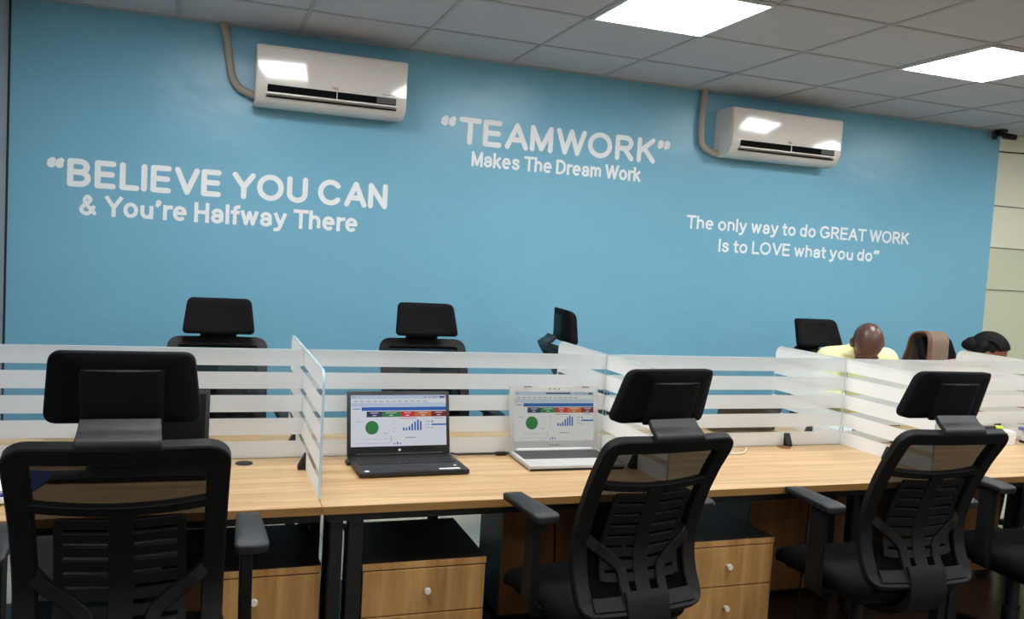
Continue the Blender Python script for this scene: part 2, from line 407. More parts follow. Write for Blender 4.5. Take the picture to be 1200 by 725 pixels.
# ------------------------------------------------------------------ lettering on the wall
def arc(cx, cy, rx, ry, a0, a1, n=14):
    return [(cx+rx*math.cos(math.radians(a0+(a1-a0)*k/n)), cy+ry*math.sin(math.radians(a0+(a1-a0)*k/n))) for k in range(n+1)]
def cat2(pts, k=6): return [(p.x, p.y) for p in catmull([(a, b_, 0) for a, b_ in pts], k)]
X = .70
G = {
 'B': (.56, [[(0, 0), (0, 1)], [(0, 1), (.30, 1)]+arc(.30, .765, .22, .235, 90, -90)+[(0, .53)], [(.3, .53)]+arc(.30, .265, .26, .265, 90, -90)+[(0, 0)]]),
 'E': (.50, [[(.5, 1), (0, 1), (0, 0), (.5, 0)], [(0, .52), (.46, .52)]]),
 'L': (.46, [[(0, 1), (0, 0), (.46, 0)]]),
 'I': (0, [[(0, 0), (0, 1)]]),
 'V': (.66, [[(0, 1), (.33, 0), (.66, 1)]]),
 'Y': (.64, [[(0, 1), (.32, .44), (.64, 1)], [(.32, .44), (.32, 0)]]),
 'O': (.78, [arc(.39, .5, .39, .5, 0, 360, 30)]),
 'U': (.58, [[(0, 1)]+arc(.29, .32, .29, .32, 180, 360)+[(.58, 1)]]),
 'C': (.70, [arc(.38, .5, .38, .5, 42, 318, 24)]),
 'A': (.68, [[(0, 0), (.34, 1), (.68, 0)], [(.12, .33), (.56, .33)]]),
 'N': (.56, [[(0, 0), (0, 1), (.56, 0), (.56, 1)]]),
 'T': (.62, [[(0, 1), (.62, 1)], [(.31, 1), (.31, 0)]]),
 'M': (.68, [[(0, 0), (0, 1), (.34, .04), (.68, 1), (.68, 0)]]),
 'W': (.98, [[(0, 1), (.25, 0), (.49, 1), (.73, 0), (.98, 1)]]),
 'R': (.58, [[(0, 0), (0, 1)], [(0, 1), (.31, 1)]+arc(.31, .74, .23, .26, 90, -90)+[(0, .48)], [(.27, .48), (.58, 0)]]),
 'K': (.58, [[(0, 0), (0, 1)], [(.55, 1), (0, .40)], [(.19, .60), (.58, 0)]]),
 'G': (.76, [arc(.38, .5, .38, .5, 42, 310, 24)+[(.74, .18), (.74, .45), (.44, .45)]]),
 'D': (.62, [[(0, 0), (0, 1), (.22, 1)]+arc(.22, .5, .40, .5, 90, -90)+[(0, 0)]]),
 'H': (.56, [[(0, 0), (0, 1)], [(.56, 0), (.56, 1)], [(0, .52), (.56, .52)]]),
 '&': (.64, [cat2([(.64, .0), (.42, .28), (.22, .58), (.15, .80), (.28, 1), (.42, .82), (.30, .62), (.10, .44), (0, .22), (.12, .03), (.30, 0), (.46, .14), (.58, .42)])]),
 'o': (.52, [arc(.26, .35, .26, .35, 0, 360, 24)]),
 'n': (.44, [[(0, 0), (0, X)], arc(.22, .42, .22, .28, 180, 0)+[(.44, 0)]]),
 'm': (.72, [[(0, 0), (0, X)], arc(.18, .46, .18, .24, 180, 0)+[(.36, 0)], arc(.54, .46, .18, .24, 180, 0)+[(.72, 0)]]),
 'r': (.25, [[(0, 0), (0, X)], arc(.24, .42, .24, .27, 180, 80, 8)]),
 'h': (.44, [[(0, 0), (0, 1)], arc(.22, .42, .22, .28, 180, 0)+[(.44, 0)]]),
 'u': (.44, [[(0, X)]+arc(.22, .28, .22, .28, 180, 360)+[(.44, X)], [(.44, .3), (.44, 0)]]),
 'e': (.50, [[(0.02, .37), (.50, .37)]+arc(.25, .35, .25, .35, 5, 315, 22)]),
 'a': (.44, [arc(.21, .19, .21, .19, 0, 360, 18), [(0.02, .52)]+arc(.22, .48, .21, .22, 165, 0, 10)+[(.44, 0)]]),
 'l': (0, [[(0, 0), (0, 1)]]),
 'f': (.26, [[(.09, 0), (.09, .80)]+arc(.26, .82, .17, .18, 180, 90, 6), [(-.03, .66), (.24, .66)]]),
 't': (.27, [[(.09, .92), (.09, .14)]+arc(.23, .14, .14, .14, 180, 275, 6), [(-.03, .66), (.25, .66)]]),
 'w': (.72, [[(0, X), (.18, 0), (.36, X), (.54, 0), (.72, X)]]),
 'y': (.48, [[(0, X), (.25, .03)], [(.48, X), (.23, -.10), (.14, -.24), (.0, -.26)]]),
 'k': (.42, [[(0, 0), (0, 1)], [(.40, X), (0, .25)], [(.14, .40), (.43, 0)]]),
 's': (.42, [cat2([(.41, .56), (.34, .67), (.20, .70), (.06, .65), (.04, .50), (.16, .40), (.32, .33), (.42, .20), (.34, .03), (.20, 0), (.06, .05), (0, .16)])]),
 'd': (.48, [arc(.23, .35, .23, .35, 0, 360, 24), [(.48, 0), (.48, 1)]]),
 '\u2019': (.08, [('dot', .05, .93, .13), [(.085, .93), (.07, .83), (.0, .76)]]),
 '\u201c': (.34, [('dot', .05, .80, .13), [(.01, .80), (.03, .91), (.10, .98)], ('dot', .31, .80, .13), [(.27, .80), (.29, .91), (.36, .98)]]),
 '\u201d': (.34, [('dot', .05, .93, .13), [(.09, .93), (.07, .83), (.0, .76)], ('dot', .31, .93, .13), [(.35, .93), (.33, .83), (.26, .76)]]),
}
def stroke_text(text, x0, x1, zb, ztop, s, rounded, gap=.11, space=.27, depth=.0004):
    """cap-height strokes of width s (share of the cap height), fitted between x0 and x1"""
    polys = []; x = 0; word = 0; bms = [NB()]; cur = [0]; owner = []
    for ch in text:
        if ch == ' ': x += space; word += 1; bms.append(NB()); continue
        w, strokes = G[ch]
        for st in strokes:
            if st[0] == 'dot': polys.append([(x+st[1], s/2+st[2]*(1-s)), st[3]])
            else: polys.append([(x+px, s/2+py*(1-s)) for px, py in st])
            owner.append(word)
        x += w+s+gap*(.45 if ch in 'TVWAYKLfrt' else 1)
    xs = [p[0] for q in polys for p in q if isinstance(p, tuple)]; lo, hi = min(xs)-s/2, max(xs)+s/2
    H = ztop-zb; kx = (x1-x0)/(hi-lo)
    def put(px, py): return (x0+(px-lo)*kx, zb+py*H)
    hw = s/2*H; step = [0]
    def prism(out):
        step[0] += 1; dp = depth+step[0]*.000006
        bm = bms[cur[0]]
        a = [bm.verts.new((p[0], WALL_Y-.0002, p[1])) for p in out]; c = [bm.verts.new((p[0], WALL_Y-dp, p[1])) for p in out]
        bm.faces.new(c)
        for i in range(len(out)): bm.faces.new((a[i], a[(i+1) % len(out)], c[(i+1) % len(out)], c[i]))
    for q, ow in zip(polys, owner):
        cur[0] = ow
        if not isinstance(q[1], tuple):
            c0 = Vector(put(*q[0])); prism([c0+Vector((math.cos(2*PI*k/18), math.sin(2*PI*k/18)))*q[1]*H for k in range(18)]); continue
        P = [Vector(put(*p)) for p in q]
        closed = (P[0]-P[-1]).length < 1e-5
        for i in range(len(P)-1):
            a, c = P[i], P[i+1]; d = (c-a)
            if d.length < 1e-6: continue
            d.normalize(); n = Vector((-d.y, d.x))
            ext = 0 if rounded else hw
            a2 = a-d*ext if (i == 0 and not closed and len(P) < 12) else a
            c2 = c+d*ext if (i == len(P)-2 and not closed and len(P) < 12) else c
            prism([a2-n*hw, c2-n*hw, c2+n*hw, a2+n*hw])
        ends = range(len(P)) if (rounded or closed) else range(1, len(P)-1)
        for i in ends: prism([P[i]+Vector((math.cos(2*PI*k/14), math.sin(2*PI*k/14)))*hw for k in range(14)])
    return bms
def quote(label, cx, cz, lines):
    t = thing('wall_lettering', label, 'wall lettering', (cx, WALL_Y, cz), 0, 'white quotes painted on the blue wall')
    for text, x0, x1, zb, zt, s, rnd in lines:
        for b in stroke_text(text, x0, x1, zb, zt, s, rnd):
            for v in b.verts: v.co -= Vector((cx, WALL_Y, cz))
            obj('word', b, 'white_paint', t)
quote('white lettering reading BELIEVE YOU CAN & You\u2019re Halfway There', .1, 1.72,
      [('\u201cBELIEVE YOU CAN', -.772, .938, 1.735, 1.876, .20, True), ('& You\u2019re Halfway There', -.622, .776, 1.596, 1.700, .185, False)])
quote('white lettering reading TEAMWORK Makes The Dream Work', 1.97, 2.17,
      [('\u201cTEAMWORK\u201d', 1.224, 2.718, 2.142, 2.298, .195, True), ('Makes The Dream Work', 1.420, 2.520, 2.022, 2.110, .175, False)])
quote('white lettering reading The only way to do GREAT WORK Is to LOVE what you do', 3.78, 1.73,
      [('The only way to do GREAT WORK', 2.874, 4.686, 1.757, 1.842, .165, False), ('Is to LOVE what you do\u201d', 3.124, 4.434, 1.620, 1.704, .165, False)])

# ------------------------------------------------------------------ air conditioners
def air_conditioner(x0, W, label, pipe_pts):
    H, D = .295, .205
    t = thing('air_conditioner', label, 'air conditioner', (x0, WALL_Y-.001, 2.225), 0, 'white split air conditioners on the blue wall')
    # side profile (depth d from wall, height z), extruded along x
    prof = [(0, .0), (.10, -.012), (.150, .0), (.178, .022), (.197, .052), (.203, .080), (.204, .090), (.204, .10), (.204, .265), (.204, .275), (.201, .287), (.195, .293), (.185, H+.001), (0, H)]
    b = NB(); n = len(prof)
    xs = [0, .004, .012, W-.012, W-.004, W]; sc = [.955, .985, 1, 1, .985, .955]
    rings = []
    for x, s in zip(xs, sc):
        rings.append([b.verts.new((x, -d*s, H/2+(z-H/2)*(1-(1-s)*.35))) for d, z in prof])
    for A, Bq in zip(rings[:-1], rings[1:]):
        for k in range(n): b.faces.new((A[k], A[(k+1) % n], Bq[(k+1) % n], Bq[k]))
    b.faces.new(rings[0]); b.faces.new(rings[-1][::-1])
    obj('casing', b, 'ac', t, 35)
    # air outlet along the lower front
    def fz(z): return -(.1965 if z < .07 else .2045)
    b = NB(); box(b, (.060, -.209, .058), (W-.060, -.19, .094), .003); obj('outlet', b, 'ac_dark', t)
    for k in range(17): obj('louvre_fin', box(NB(), (.075+k*.033, -.2105, .060), (.0775+k*.033, -.205, .092)), 'fin', t)
    b = NB(); box(b, (W-.165, -.2105, .061), (W-.064, -.2085, .091)); obj('outlet_screen', b, 'ac_grey', t)
    b = NB(); box(b, (.055, -.2125, .045), (W-.055, -.192, .056), .003); box(b, (W/2+.016, -.213, .046), (W/2+.021, -.206, .094)); obj('flap', b, 'ac', t, 35)
    b = NB(); box(b, (.055, -.1985, .032), (W-.055, -.184, .038)); obj('flap_gap', b, 'ac_dark', t)
    c = bpy.data.curves.new('logo', 'FONT'); c.body = 'TCL'; c.size = .018; c.offset = .0006; c.extrude = .0003; c.align_x = 'CENTER'
    tmp = bpy.data.objects.new('tmp', c); COL.objects.link(tmp)
    dg = bpy.context.evaluated_depsgraph_get(); me = bpy.data.meshes.new_from_object(tmp.evaluated_get(dg)); bpy.data.objects.remove(tmp)
    me.materials.clear(); me.materials.append(M['logo'])
    lo = bpy.data.objects.new('logo', me); lo.rotation_euler = (PI/2, 0, 0); lo.location = (W/2+.01, -.2054, .104); link(lo, t)
    b = NB()
    for k in range(6): box(b, (W-.135+k*.012, -.2056, .108), (W-.127+k*.012, -.2050, .111))
    obj('small_print', b, 'ac_grey', t)
    b = NB(); tube(b, catmull([(p[0]-x0, p[1]-WALL_Y+.001, p[2]-2.225) for p in pipe_pts], 8), .021, 14)
    obj('pipe', b, 'pipe', t, 60)
    return t
air_conditioner(.194, .785, 'white wall air conditioner above the BELIEVE quote, thick wrapped pipe on its left',
    [(.028, WALL_Y-.03, 2.64), (.052, WALL_Y-.03, 2.56), (.070, WALL_Y-.03, 2.44), (.088, WALL_Y-.03, 2.36), (.130, WALL_Y-.035, 2.305), (.21, WALL_Y-.05, 2.275)])
air_conditioner(3.035, .835, 'white wall air conditioner above the GREAT WORK quote, seen showing its left side',
    [(2.925, WALL_Y-.03, 2.64), (2.918, WALL_Y-.03, 2.52), (2.914, WALL_Y-.03, 2.38), (2.93, WALL_Y-.03, 2.29), (2.985, WALL_Y-.04, 2.25), (3.06, WALL_Y-.05, 2.235)])

# ------------------------------------------------------------------ security camera in the far corner
t = thing('security_camera', 'small black security camera under the ceiling at the end of the blue wall', 'security camera', (5.40, WALL_Y-.02, CEIL))
b = NB(); box(b, (-.03, -.07, -.022), (.03, .0, 0), .006); box(b, (-.055, -.03, -.072), (-.025, -.005, -.015), .005); box(b, (-.03, -.06, -.05), (.02, -.02, -.015), .01); obj('bracket', b, 'rubber', t, 40)
b = NB(); cyl(b, (.0, -.05, -.045), (.055, -.12, -.062), .022, .020, 20); obj('camera_body', b, 'rubber', t, 40)
b = NB(); cyl(b, (.0555, -.1205, -.0621), (.057, -.123, -.0625), .014, .012, 20); obj('lens', b, 'screen_off', t, 40)
b = NB(); tube(b, catmull([(.03, .07, -.02), (.05, .07, -.10), (.10, .074, -.135), (.5, .074, -.125), (1.2, .074, -.12)], 8), .005, 8); obj('cable', b, 'cable_black', t, 60)

# ------------------------------------------------------------------ desks
def desk(k, side, label):
    """side -1: front bench, +1: rear bench; k counts the seats"""
    x0, x1 = XJ+S*k, XJ+S*(k+1)
    g = 'oak desks of the front bench' if side < 0 else 'oak desks of the rear bench'
    ye, yp = (DESK_Y, PART_Y-.008) if side < 0 else (PART_Y+.612, PART_Y+.008)
    t = thing('desk', label, 'desk', (x0, ye, 0), 0, g)
    d = 1 if side < 0 else -1
    def bx(bm, lx, hx, a, c, lz, hz, bev=0):
        y0, y1 = sorted((a*d, c*d)); box(bm, (lx, y0, lz), (hx, y1, hz), bev)
    L = abs(yp-ye)
    b = NB(); bx(b, .001, S-.001, .0015, L, .7255, .75, .0008); obj('desktop', b, 'oak', t)
    b = NB(); bx(b, .001, S-.001, 0, .0015, .7255, .7492); obj('edge_band', b, 'oak_edge', t)
    b = NB(); bx(b, .02, S-.001, .022, .062, .698, .7252); obj('frame_beam', b, 'steel', t)
    if side > 0 and k == 2:
        b = NB(); box(b, (.24, -.47, .03), (S-.01, -.452, .62), .001); obj('modesty_panel', b, 'oak_dark', t)
    for q, (xa, xb) in enumerate(((.030, .067), (.083, .128)) if side < 0 and k != 1 else ((.006, .044),)):
        for a in (.022, L-.075):
            b = NB(); bx(b, xa, xb, a, a+.045, .012, .698 if a < .1 else .7252, .002); bx(b, xa+.005, xb-.005, a+.005, a+.04, 0, .012); obj('leg', b, 'steel', t)
    return t
PL = {-1: 'far left', 0: 'carrying both open laptops', 1: 'right of the white laptop', 2: 'with the marker and small box, at the right', 3: 'past the right edge'}
FRONT_LBL = {-1: 'front oak desk at the left, under the dark switched-off laptop', 0: 'front oak desk carrying the black laptop and the silver laptop',
             1: 'front oak desk with the empty top and one cable grommet, behind the middle front chair', 2: 'front oak desk at the right, carrying the lime marker and small white box', 3: 'front oak desk past the right edge, behind the cut-off chair'}
REAR_LBL = {-1: 'rear oak desk behind the glass at the left, with the white cable coil', 0: 'rear oak desk behind the glass, opposite the black and silver laptops',
            1: 'rear oak desk behind the glass holding white papers and a grey laptop', 2: 'rear oak desk where the man in yellow works', 3: 'rear oak desk at the far right where the braided woman works'}
for k in range(-1, 4):
    desk(k, -1, FRONT_LBL[k]); desk(k, 1, REAR_LBL[k])

# cable grommets in the desktops
GR = [(.139, 3.035, 'dark oval cable grommet right of the nearest chair'), (2.405, 3.072, 'dark cable grommet in the bare desk near the right-hand divider')]
for i, (x, y, lb) in enumerate(GR):
    b = NB(); cyl(b, (0, 0, 0), (0, 0, .003), .030, .028, 28); cyl(b, (0, 0, .003), (0, 0, .0035), .02, .019, 24)
    o = obj('cable_grommet', b, 'oak_dark' if i else 'rubber', None, 30, (x, y, DESK_Z)); tag(o, lb, 'grommet', 'cable grommets')

# ------------------------------------------------------------------ glass screens
HP, GT = .390, .008
def banded(b, along, a0, a1, c, z0):
    """sheet along x or y with five frosted bands and four clear gaps"""
    zs = [0]; band, gap = .0600, .0225
    segs = []
    z = HP
    for k in range(5):
        segs.append((z-band, z, 1)); z -= band
        if k < 4: segs.append((z-gap, z, 0)); z -= gap
    for lo, hi, fr in segs:
        if along == 'x': A, Bq = (a0, c-GT/2, z0+max(lo, 0)), (a1, c+GT/2, z0+hi)
        else: A, Bq = (c-GT/2, a0, z0+max(lo, 0)), (c+GT/2, a1, z0+hi)
        if fr:
            # film on both faces, clear core between: only outer faces are drawn
            for s in (-1, 1):
                if along == 'x': quad(b, [(a0, c+s*GT/2, A[2]), (a1, c+s*GT/2, A[2]), (a1, c+s*GT/2, Bq[2]), (a0, c+s*GT/2, Bq[2])], 1 if s < 0 else 0)
                elif hi == HP:
                    R = .045
                    pr = [(a0, A[2]), (a1, A[2])]+[(a1-R+R*math.cos(math.radians(q)), Bq[2]-R+R*math.sin(math.radians(q))) for q in range(0, 91, 10)]+[(a0+R+R*math.cos(math.radians(q)), Bq[2]-R+R*math.sin(math.radians(q))) for q in range(90, 181, 10)]
                    quad(b, [(c+s*GT/2, y, z) for y, z in pr], 1 if s < 0 else 0)
                    if s < 0:
                        for (y0, z0_), (y1, z1_) in zip(pr[2:-1], pr[3:]): quad(b, [(c-GT/2, y0, z0_), (c-GT/2, y1, z1_), (c+GT/2, y1, z1_), (c+GT/2, y0, z0_)], 2)
                else: quad(b, [(c+s*GT/2, a0, A[2]), (c+s*GT/2, a1, A[2]), (c+s*GT/2, a1, Bq[2]), (c+s*GT/2, a0, Bq[2])], 1 if s < 0 else 0)
        else:
            for s in (-1, 1):
                if along == 'x': quad(b, [(a0, c+s*GT/2, A[2]), (a1, c+s*GT/2, A[2]), (a1, c+s*GT/2, Bq[2]), (a0, c+s*GT/2, Bq[2])], 0)
                else: quad(b, [(c+s*GT/2, a0, A[2]), (c+s*GT/2, a1, A[2]), (c+s*GT/2, a1, Bq[2]), (c+s*GT/2, a0, Bq[2])], 0)
    # polished edges
    for (z_a, z_b) in ((z0+HP, z0+HP),):
        if along == 'x': quad(b, [(a0, c-GT/2, z_a), (a1, c-GT/2, z_a), (a1, c+GT/2, z_a), (a0, c+GT/2, z_a)], 2)
    for e in (a0, a1):
        if along == 'x': quad(b, [(e, c-GT/2, z0), (e, c+GT/2, z0), (e, c+GT/2, z0+HP), (e, c-GT/2, z0+HP)], 2)
        else: quad(b, [(c-GT/2, e, z0), (c+GT/2, e, z0), (c+GT/2, e, z0+HP-.045), (c-GT/2, e, z0+HP-.045)], 2)
def clamp_bm(along):
    b = NB()
    for s in (-1, 1):
        t = bmesh.new()
        prof = [(.0045, 0), (.030, 0), (.030, .010), (.0095, .050), (.0045, .055)]
        for x in (-.014, .014): pass
        A = [t.verts.new((-.014, s*p, z)) for p, z in prof]; C_ = [t.verts.new((.014, s*p, z)) for p, z in prof]
        t.faces.new(A); t.faces.new(C_[::-1])
        for k in range(5): t.faces.new((A[k], A[(k+1) % 5], C_[(k+1) % 5], C_[k]))
        merge(b, t, 0, Matrix.Rotation(PI/2, 4, 'Z') if along == 'y' else None)
    return b
SCREEN_LBL = {-1: 'frosted striped glass screen along the bench, leftmost length behind the nearest chair', 0: 'frosted striped glass screen length behind the black and silver laptops',
              1: 'frosted striped glass screen length behind the bare desk and middle chair', 2: 'frosted striped glass screen length at the right, in front of the man in yellow', 3: 'frosted striped glass screen length past the right edge, in front of the braided woman'}
for k in range(-1, 4):
    x0 = XJ+S*k
    t = thing('glass_screen', SCREEN_LBL[k], 'desk screen', (x0, PART_Y, DESK_Z+.001), 0, 'long striped glass screens down the bench')
    b = NB(); banded(b, 'x', .007, S-.007, 0, 0); obj('glass_pane', b, ['glass', 'frost', 'edge'], t)
    for cx in (.30, .90):
        obj('clamp', clamp_bm('x'), 'rubber', t, None, (cx, 0, 0))
DIV_LBL = {-1: 'striped glass divider left of the nearest chair', 0: 'clear-edged striped glass divider between nearest chair and black laptop, seen nearly edge on',
           1: 'striped glass divider right of the silver laptop', 2: 'striped glass divider left of the man in yellow, running behind the right-hand chair', 3: 'rightmost striped glass divider, between the man in yellow and the braided woman'}
DY0, DY1 = 2.585-PART_Y, .508
for k in range(0, 4):
    x0 = XJ+S*k
    t = thing('glass_divider', DIV_LBL[k], 'desk screen', (x0, PART_Y, DESK_Z+.001), 0, 'striped glass dividers across the bench')
    b = NB(); banded(b, 'y', DY0, DY1, 0, 0); obj('glass_pane', b, ['glass', 'frost', 'edge'], t)
    for cy in (-.17 if k == 0 else -.30, .20):
        obj('clamp', clamp_bm('y'), 'rubber', t, None, (0, cy, 0))

# ------------------------------------------------------------------ drawer pedestals
def pedestal(x0, y0, label):
    W, D, H = .402, .40, .545
    t = thing('drawer_pedestal', label, 'drawer cabinet', (x0, y0, 0), 0, 'wooden drawer pedestals under the front desks')
    b = NB(); box(b, (.004, .018, .05), (W-.004, D, H-.022), .002); obj('carcass', b, 'grey_lam', t)
    b = NB(); box(b, (0, .0, H-.022), (W, D+.005, H), .001)
    o = obj('top', b, ['black_lam', 'oak_v'], t)
    for p in o.data.polygons:
        if p.normal.y < -.5: p.material_index = 1
    zs = ((.375, .519), (.215, .371), (.056, .211))
    for lo, hi in zs:
        b = NB(); box(b, (.003, 0, lo), (W-.003, .018, hi), .0015); dr = obj('drawer', b, 'oak_v', t)
        b = NB(); zc = (lo+hi)/2+.004
        cyl(b, (W*.515, .0, zc), (W*.515, -.014, zc), .005, .005, 16); cyl(b, (W*.515, -.012, zc), (W*.515, -.022, zc), .0105, .0095, 20); obj('knob', b, 'knob', dr, 40)
    for cx in (.04, W-.04):
        for cy in (.05, D-.05):
            b = NB(); cyl(b, (cx-.01, cy, .025), (cx+.01, cy, .025), .025, .025, 16); box(b, (cx-.008, cy-.008, .03), (cx+.008, cy+.008, .05)); obj('caster', b, 'rubber', t, 40)
    return t
pedestal(-.046, 2.575, 'oak drawer pedestal right of the nearest chair, left of the twin desk legs')
pedestal(.478, 2.56, 'oak drawer pedestal with one pale knob in full view, under the black laptop')
pedestal(1.592, 2.56, 'oak drawer pedestal with two pale knobs showing, right of the middle chair')

# low cabinets behind, under the rear desks
def back_cabinet(x0, label):
    W, D, H = .56, .30, .60
    t = thing('low_cabinet', label, 'cabinet', (x0, 3.26, 0), 0, 'low brown cabinets under the rear desks')
    b = NB(); box(b, (.0, .018, .02), (W, D, H), .002); obj('carcass', b, 'grey_lam', t)
    b = NB(); box(b, (.0, .0, .02), (W, .017, H), .001); obj('back_panel', b, 'oak_dark', t)
    b = NB(); box(b, (.03, .03, 0), (W-.03, D-.03, .02)); obj('plinth', b, 'steel', t)
back_cabinet(1.185, 'low brown wooden cabinet far under the bench behind the middle chair armrest')
back_cabinet(2.40, 'low brown wooden cabinet far under the bench between middle and right chairs')

# ------------------------------------------------------------------ office chairs
ZT, YB = 1.095, -.40
PROF = [(0, 0, 0), (.06, .031, -.052), (.13, .070, -.112), (.21, .107, -.182), (.29, .137, -.256), (.355, .155, -.318), (.40, .162, -.362), (.45, .157, -.412), (.50, .142, -.458), (.56, .112, -.51), (.60, .085, -.54)]
def prof(v):
    v = max(-.05, min(v, .60))
    for a, b_ in zip(PROF[:-1], PROF[1:]):
        if v <= b_[0]:
            t = (v-a[0])/(b_[0]-a[0]); return a[1]+(b_[1]-a[1])*t, a[2]+(b_[2]-a[2])*t
    return PROF[-1][1:]
def back_pt(u, v, n=0):
    y, z = prof(v); y0, z0 = prof(v-.02); y1, z1 = prof(v+.02)
    T = Vector((0, y1-y0, z1-z0)).normalized(); nn = Vector((0, T.z, -T.y))   # rearward
    if nn.y > 0: nn = -nn
    return Vector((u, YB+y+.45*u*u, ZT+z))+nn*n, nn
def back_ribbon(bm, uv, w, t, n=0, closed=False):
    P = []; Nn = []
    for u, v in uv:
        p, q = back_pt(u, v, n(u) if callable(n) else n); P.append(p); Nn.append(q)
    ribbon(bm, P, Nn, w, t, closed)
def densify(pts, step=.02, closed=False):
    out = []
    n = len(pts)
    for i in range(n if closed else n-1):
        a, b_ = Vector(pts[i]), Vector(pts[(i+1) % n]); k = max(1, int((b_-a).length/step))
        for j in range(k): out.append(tuple(a+(b_-a)*j/k))
    if not closed: out.append(tuple(pts[-1]))
    return out
def make_chair(label, group):
    t = thing('office_chair', label, 'chair', (0, 0, 0), 0, group)
    # back frame
    hw = .189
    loop = [(x, .300-y) for x, y in rrect(.390, .380, .55, .032)]
    loop = densify(loop, .02, True)
    b = NB(); back_ribbon(b, loop, .048, .028, 0, True)
    bar = [(u, .172+.016*(1-(u/.18)**2)) for u in [-.18+.36*k/14 for k in range(15)]]
    back_ribbon(b, bar, .026, .018, .002)
    fr = obj('back_frame', b, 'plastic', t, 40)
    # mesh
    b = NB(); nu, nv = 12, 22
    g = [[b.verts.new(back_pt(-.184+.368*i/nu, .04+.52*j/nv, -.004)[0]) for i in range(nu+1)] for j in range(nv+1)]
    for j in range(nv):
        for i in range(nu): b.faces.new((g[j][i], g[j][i+1], g[j+1][i+1], g[j+1][i]))
    obj('mesh_panel', b, 'mesh', fr, 60)
    # lumbar plate with slots
    b = NB()
    back_ribbon(b, densify([(0, .185), (0, .54)]), .05, .010, .012)
    for s in (-1, 1):
        back_ribbon(b, densify([(s*.122, .212), (s*.128, .49)]), .018, .009, .012)
        for k in range(8):
            v = .215+k*.038
            back_ribbon(b, densify([(s*.02, v+.005), (s*.122, v)]), .026, .009, .011)
    obj('lumbar_support', b, 'plastic', fr, 40)
    # Y shaped carrier
    b = NB()
    for s in (-1, 1):
        back_ribbon(b, densify(catmull2([(s*.186, .352), (s*.160, .372), (s*.112, .412), (s*.080, .442), (s*.066, .475), (s*.064, .56)])), .032, .020, lambda u: .014-.022*max(0, (abs(u)-.15)/.036))
    back_ribbon(b, densify([(-.17, .562), (.17, .562)]), .044, .022, .010)
    pts = [back_pt(0, .53, .02)[0], back_pt(0, .57, .015)[0], Vector((0, YB+.09, .515)), Vector((0, -.24, .455)), Vector((0, -.12, .43)), Vector((0, .0, .42))]
    P = catmull(pts, 5); Nn = []
    for i in range(len(P)):
        T = P[min(i+1, len(P)-1)]-P[max(i-1, 0)]; Nn.append(Vector((1, 0, 0)).cross(T).normalized())
    ribbon(b, P, Nn, .148, .026)
    obj('back_support', b, 'plastic', t, 40)
    # headrest
    def hp(x, z, d):
        yy = .55*x*x - z*.32
        return Vector((x, YB+.055+d+yy+.02*(abs(x)/.14)**4, ZT+.104+z))
    b = NB(); out = rrect(.276, .312, .158, .026)
    cushion(b, out, [(.005, -.022), (.0015, -.020), (0, -.015), (0, .008), (.005, .019), (.016, .026)], hp)
    hr = obj('headrest', b, 'fabric', t, 60)
    b = NB(); out = rrect(.160, .160, .124, .008)
    cushion(b, out, [(.001, -.0238), (0, -.0228), (0, -.018)], lambda x, z, d: hp(x, z-.018, d))
    obj('headrest_shell', b, 'plastic', hr, 40)
    b = NB(); cushion(b, rrect(.140, .140, .005, .002), [(.0005, -.0248), (0, -.0243), (0, -.021)], lambda x, z, d: hp(x, z+.040, d)); obj('slot', b, 'rubber', hr)
    b = NB()
    pts = [Vector((0, YB+.038, ZT+.040)), Vector((0, YB+.022, ZT+.022)), Vector((0, YB+.004, ZT+.010)), Vector((0, YB-.006, ZT+.001)), Vector((0, YB-.004, ZT-.010))]
    P = catmull(pts, 5); Nn = []
    for i in range(len(P)):
        T = P[min(i+1, len(P)-1)]-P[max(i-1, 0)]; Nn.append(Vector((1, 0, 0)).cross(T).normalized())
    ribbon(b, P, Nn, [.154+.012*i/(len(P)-1) for i in range(len(P))], .016)
    obj('headrest_bracket', b, 'plastic_lit', t, 40)
    # seat
    def sp(x, y, d):
        drop = -.05*max(0, (y-.10)/.15)**2
        return Vector((x, y-.01, .445+d+drop+.10*max(0, abs(x)-.12)**1.6))
    b = NB(); cushion(b, rrect(.47, .44, .49, .09, 8), [(.02, 0), (.004, .010), (0, .025), (.004, .045), (.02, .058), (.05, .064)], sp)
    obj('seat', b, 'fabric', t, 60)
    b = NB(); cushion(b, rrect(.42, .40, .44, .08, 8), [(.05, -.028), (.01, -.018), (0, .004)], sp); box(b, (-.09, -.13, .375), (.09, .10, .43), .01)
    obj('seat_base', b, 'plastic', t, 40)
    # arms
    for s in (-1, 1):
        b = NB()
        P = catmull([(s*.270, -.095, .735), (s*.271, -.095, .60), (s*.271, -.09, .47), (s*.245, -.07, .432), (s*.20, -.035, .420), (s*.07, -.03, .418)], 6)
        Nn = []
        for i in range(len(P)):
            T = P[min(i+1, len(P)-1)]-P[max(i-1, 0)]; Nn.append(Vector((0, 1, 0)).cross(T).normalized())
        ribbon(b, P, Nn, .062, .030)
        ar = obj('armrest', b, 'plastic', t, 40)
        b = NB(); cushion(b, rrect(.060, .082, .262, .020), [(.010, -.026), (.002, -.020), (0, -.006), (.001, -.002), (.004, 0)], lambda x, y, d: Vector((s*.279+x, y-.065, .765+d-.012*(abs(y)/.13)**3)))
        obj('arm_pad', b, 'pad', ar, 50)
    b = NB(); cyl(b, (0, 0, .16), (0, 0, .38), .025, .025, 20); cyl(b, (0, 0, .10), (0, 0, .24), .034, .032, 20); obj('gas_lift', b, 'steel', t, 40)
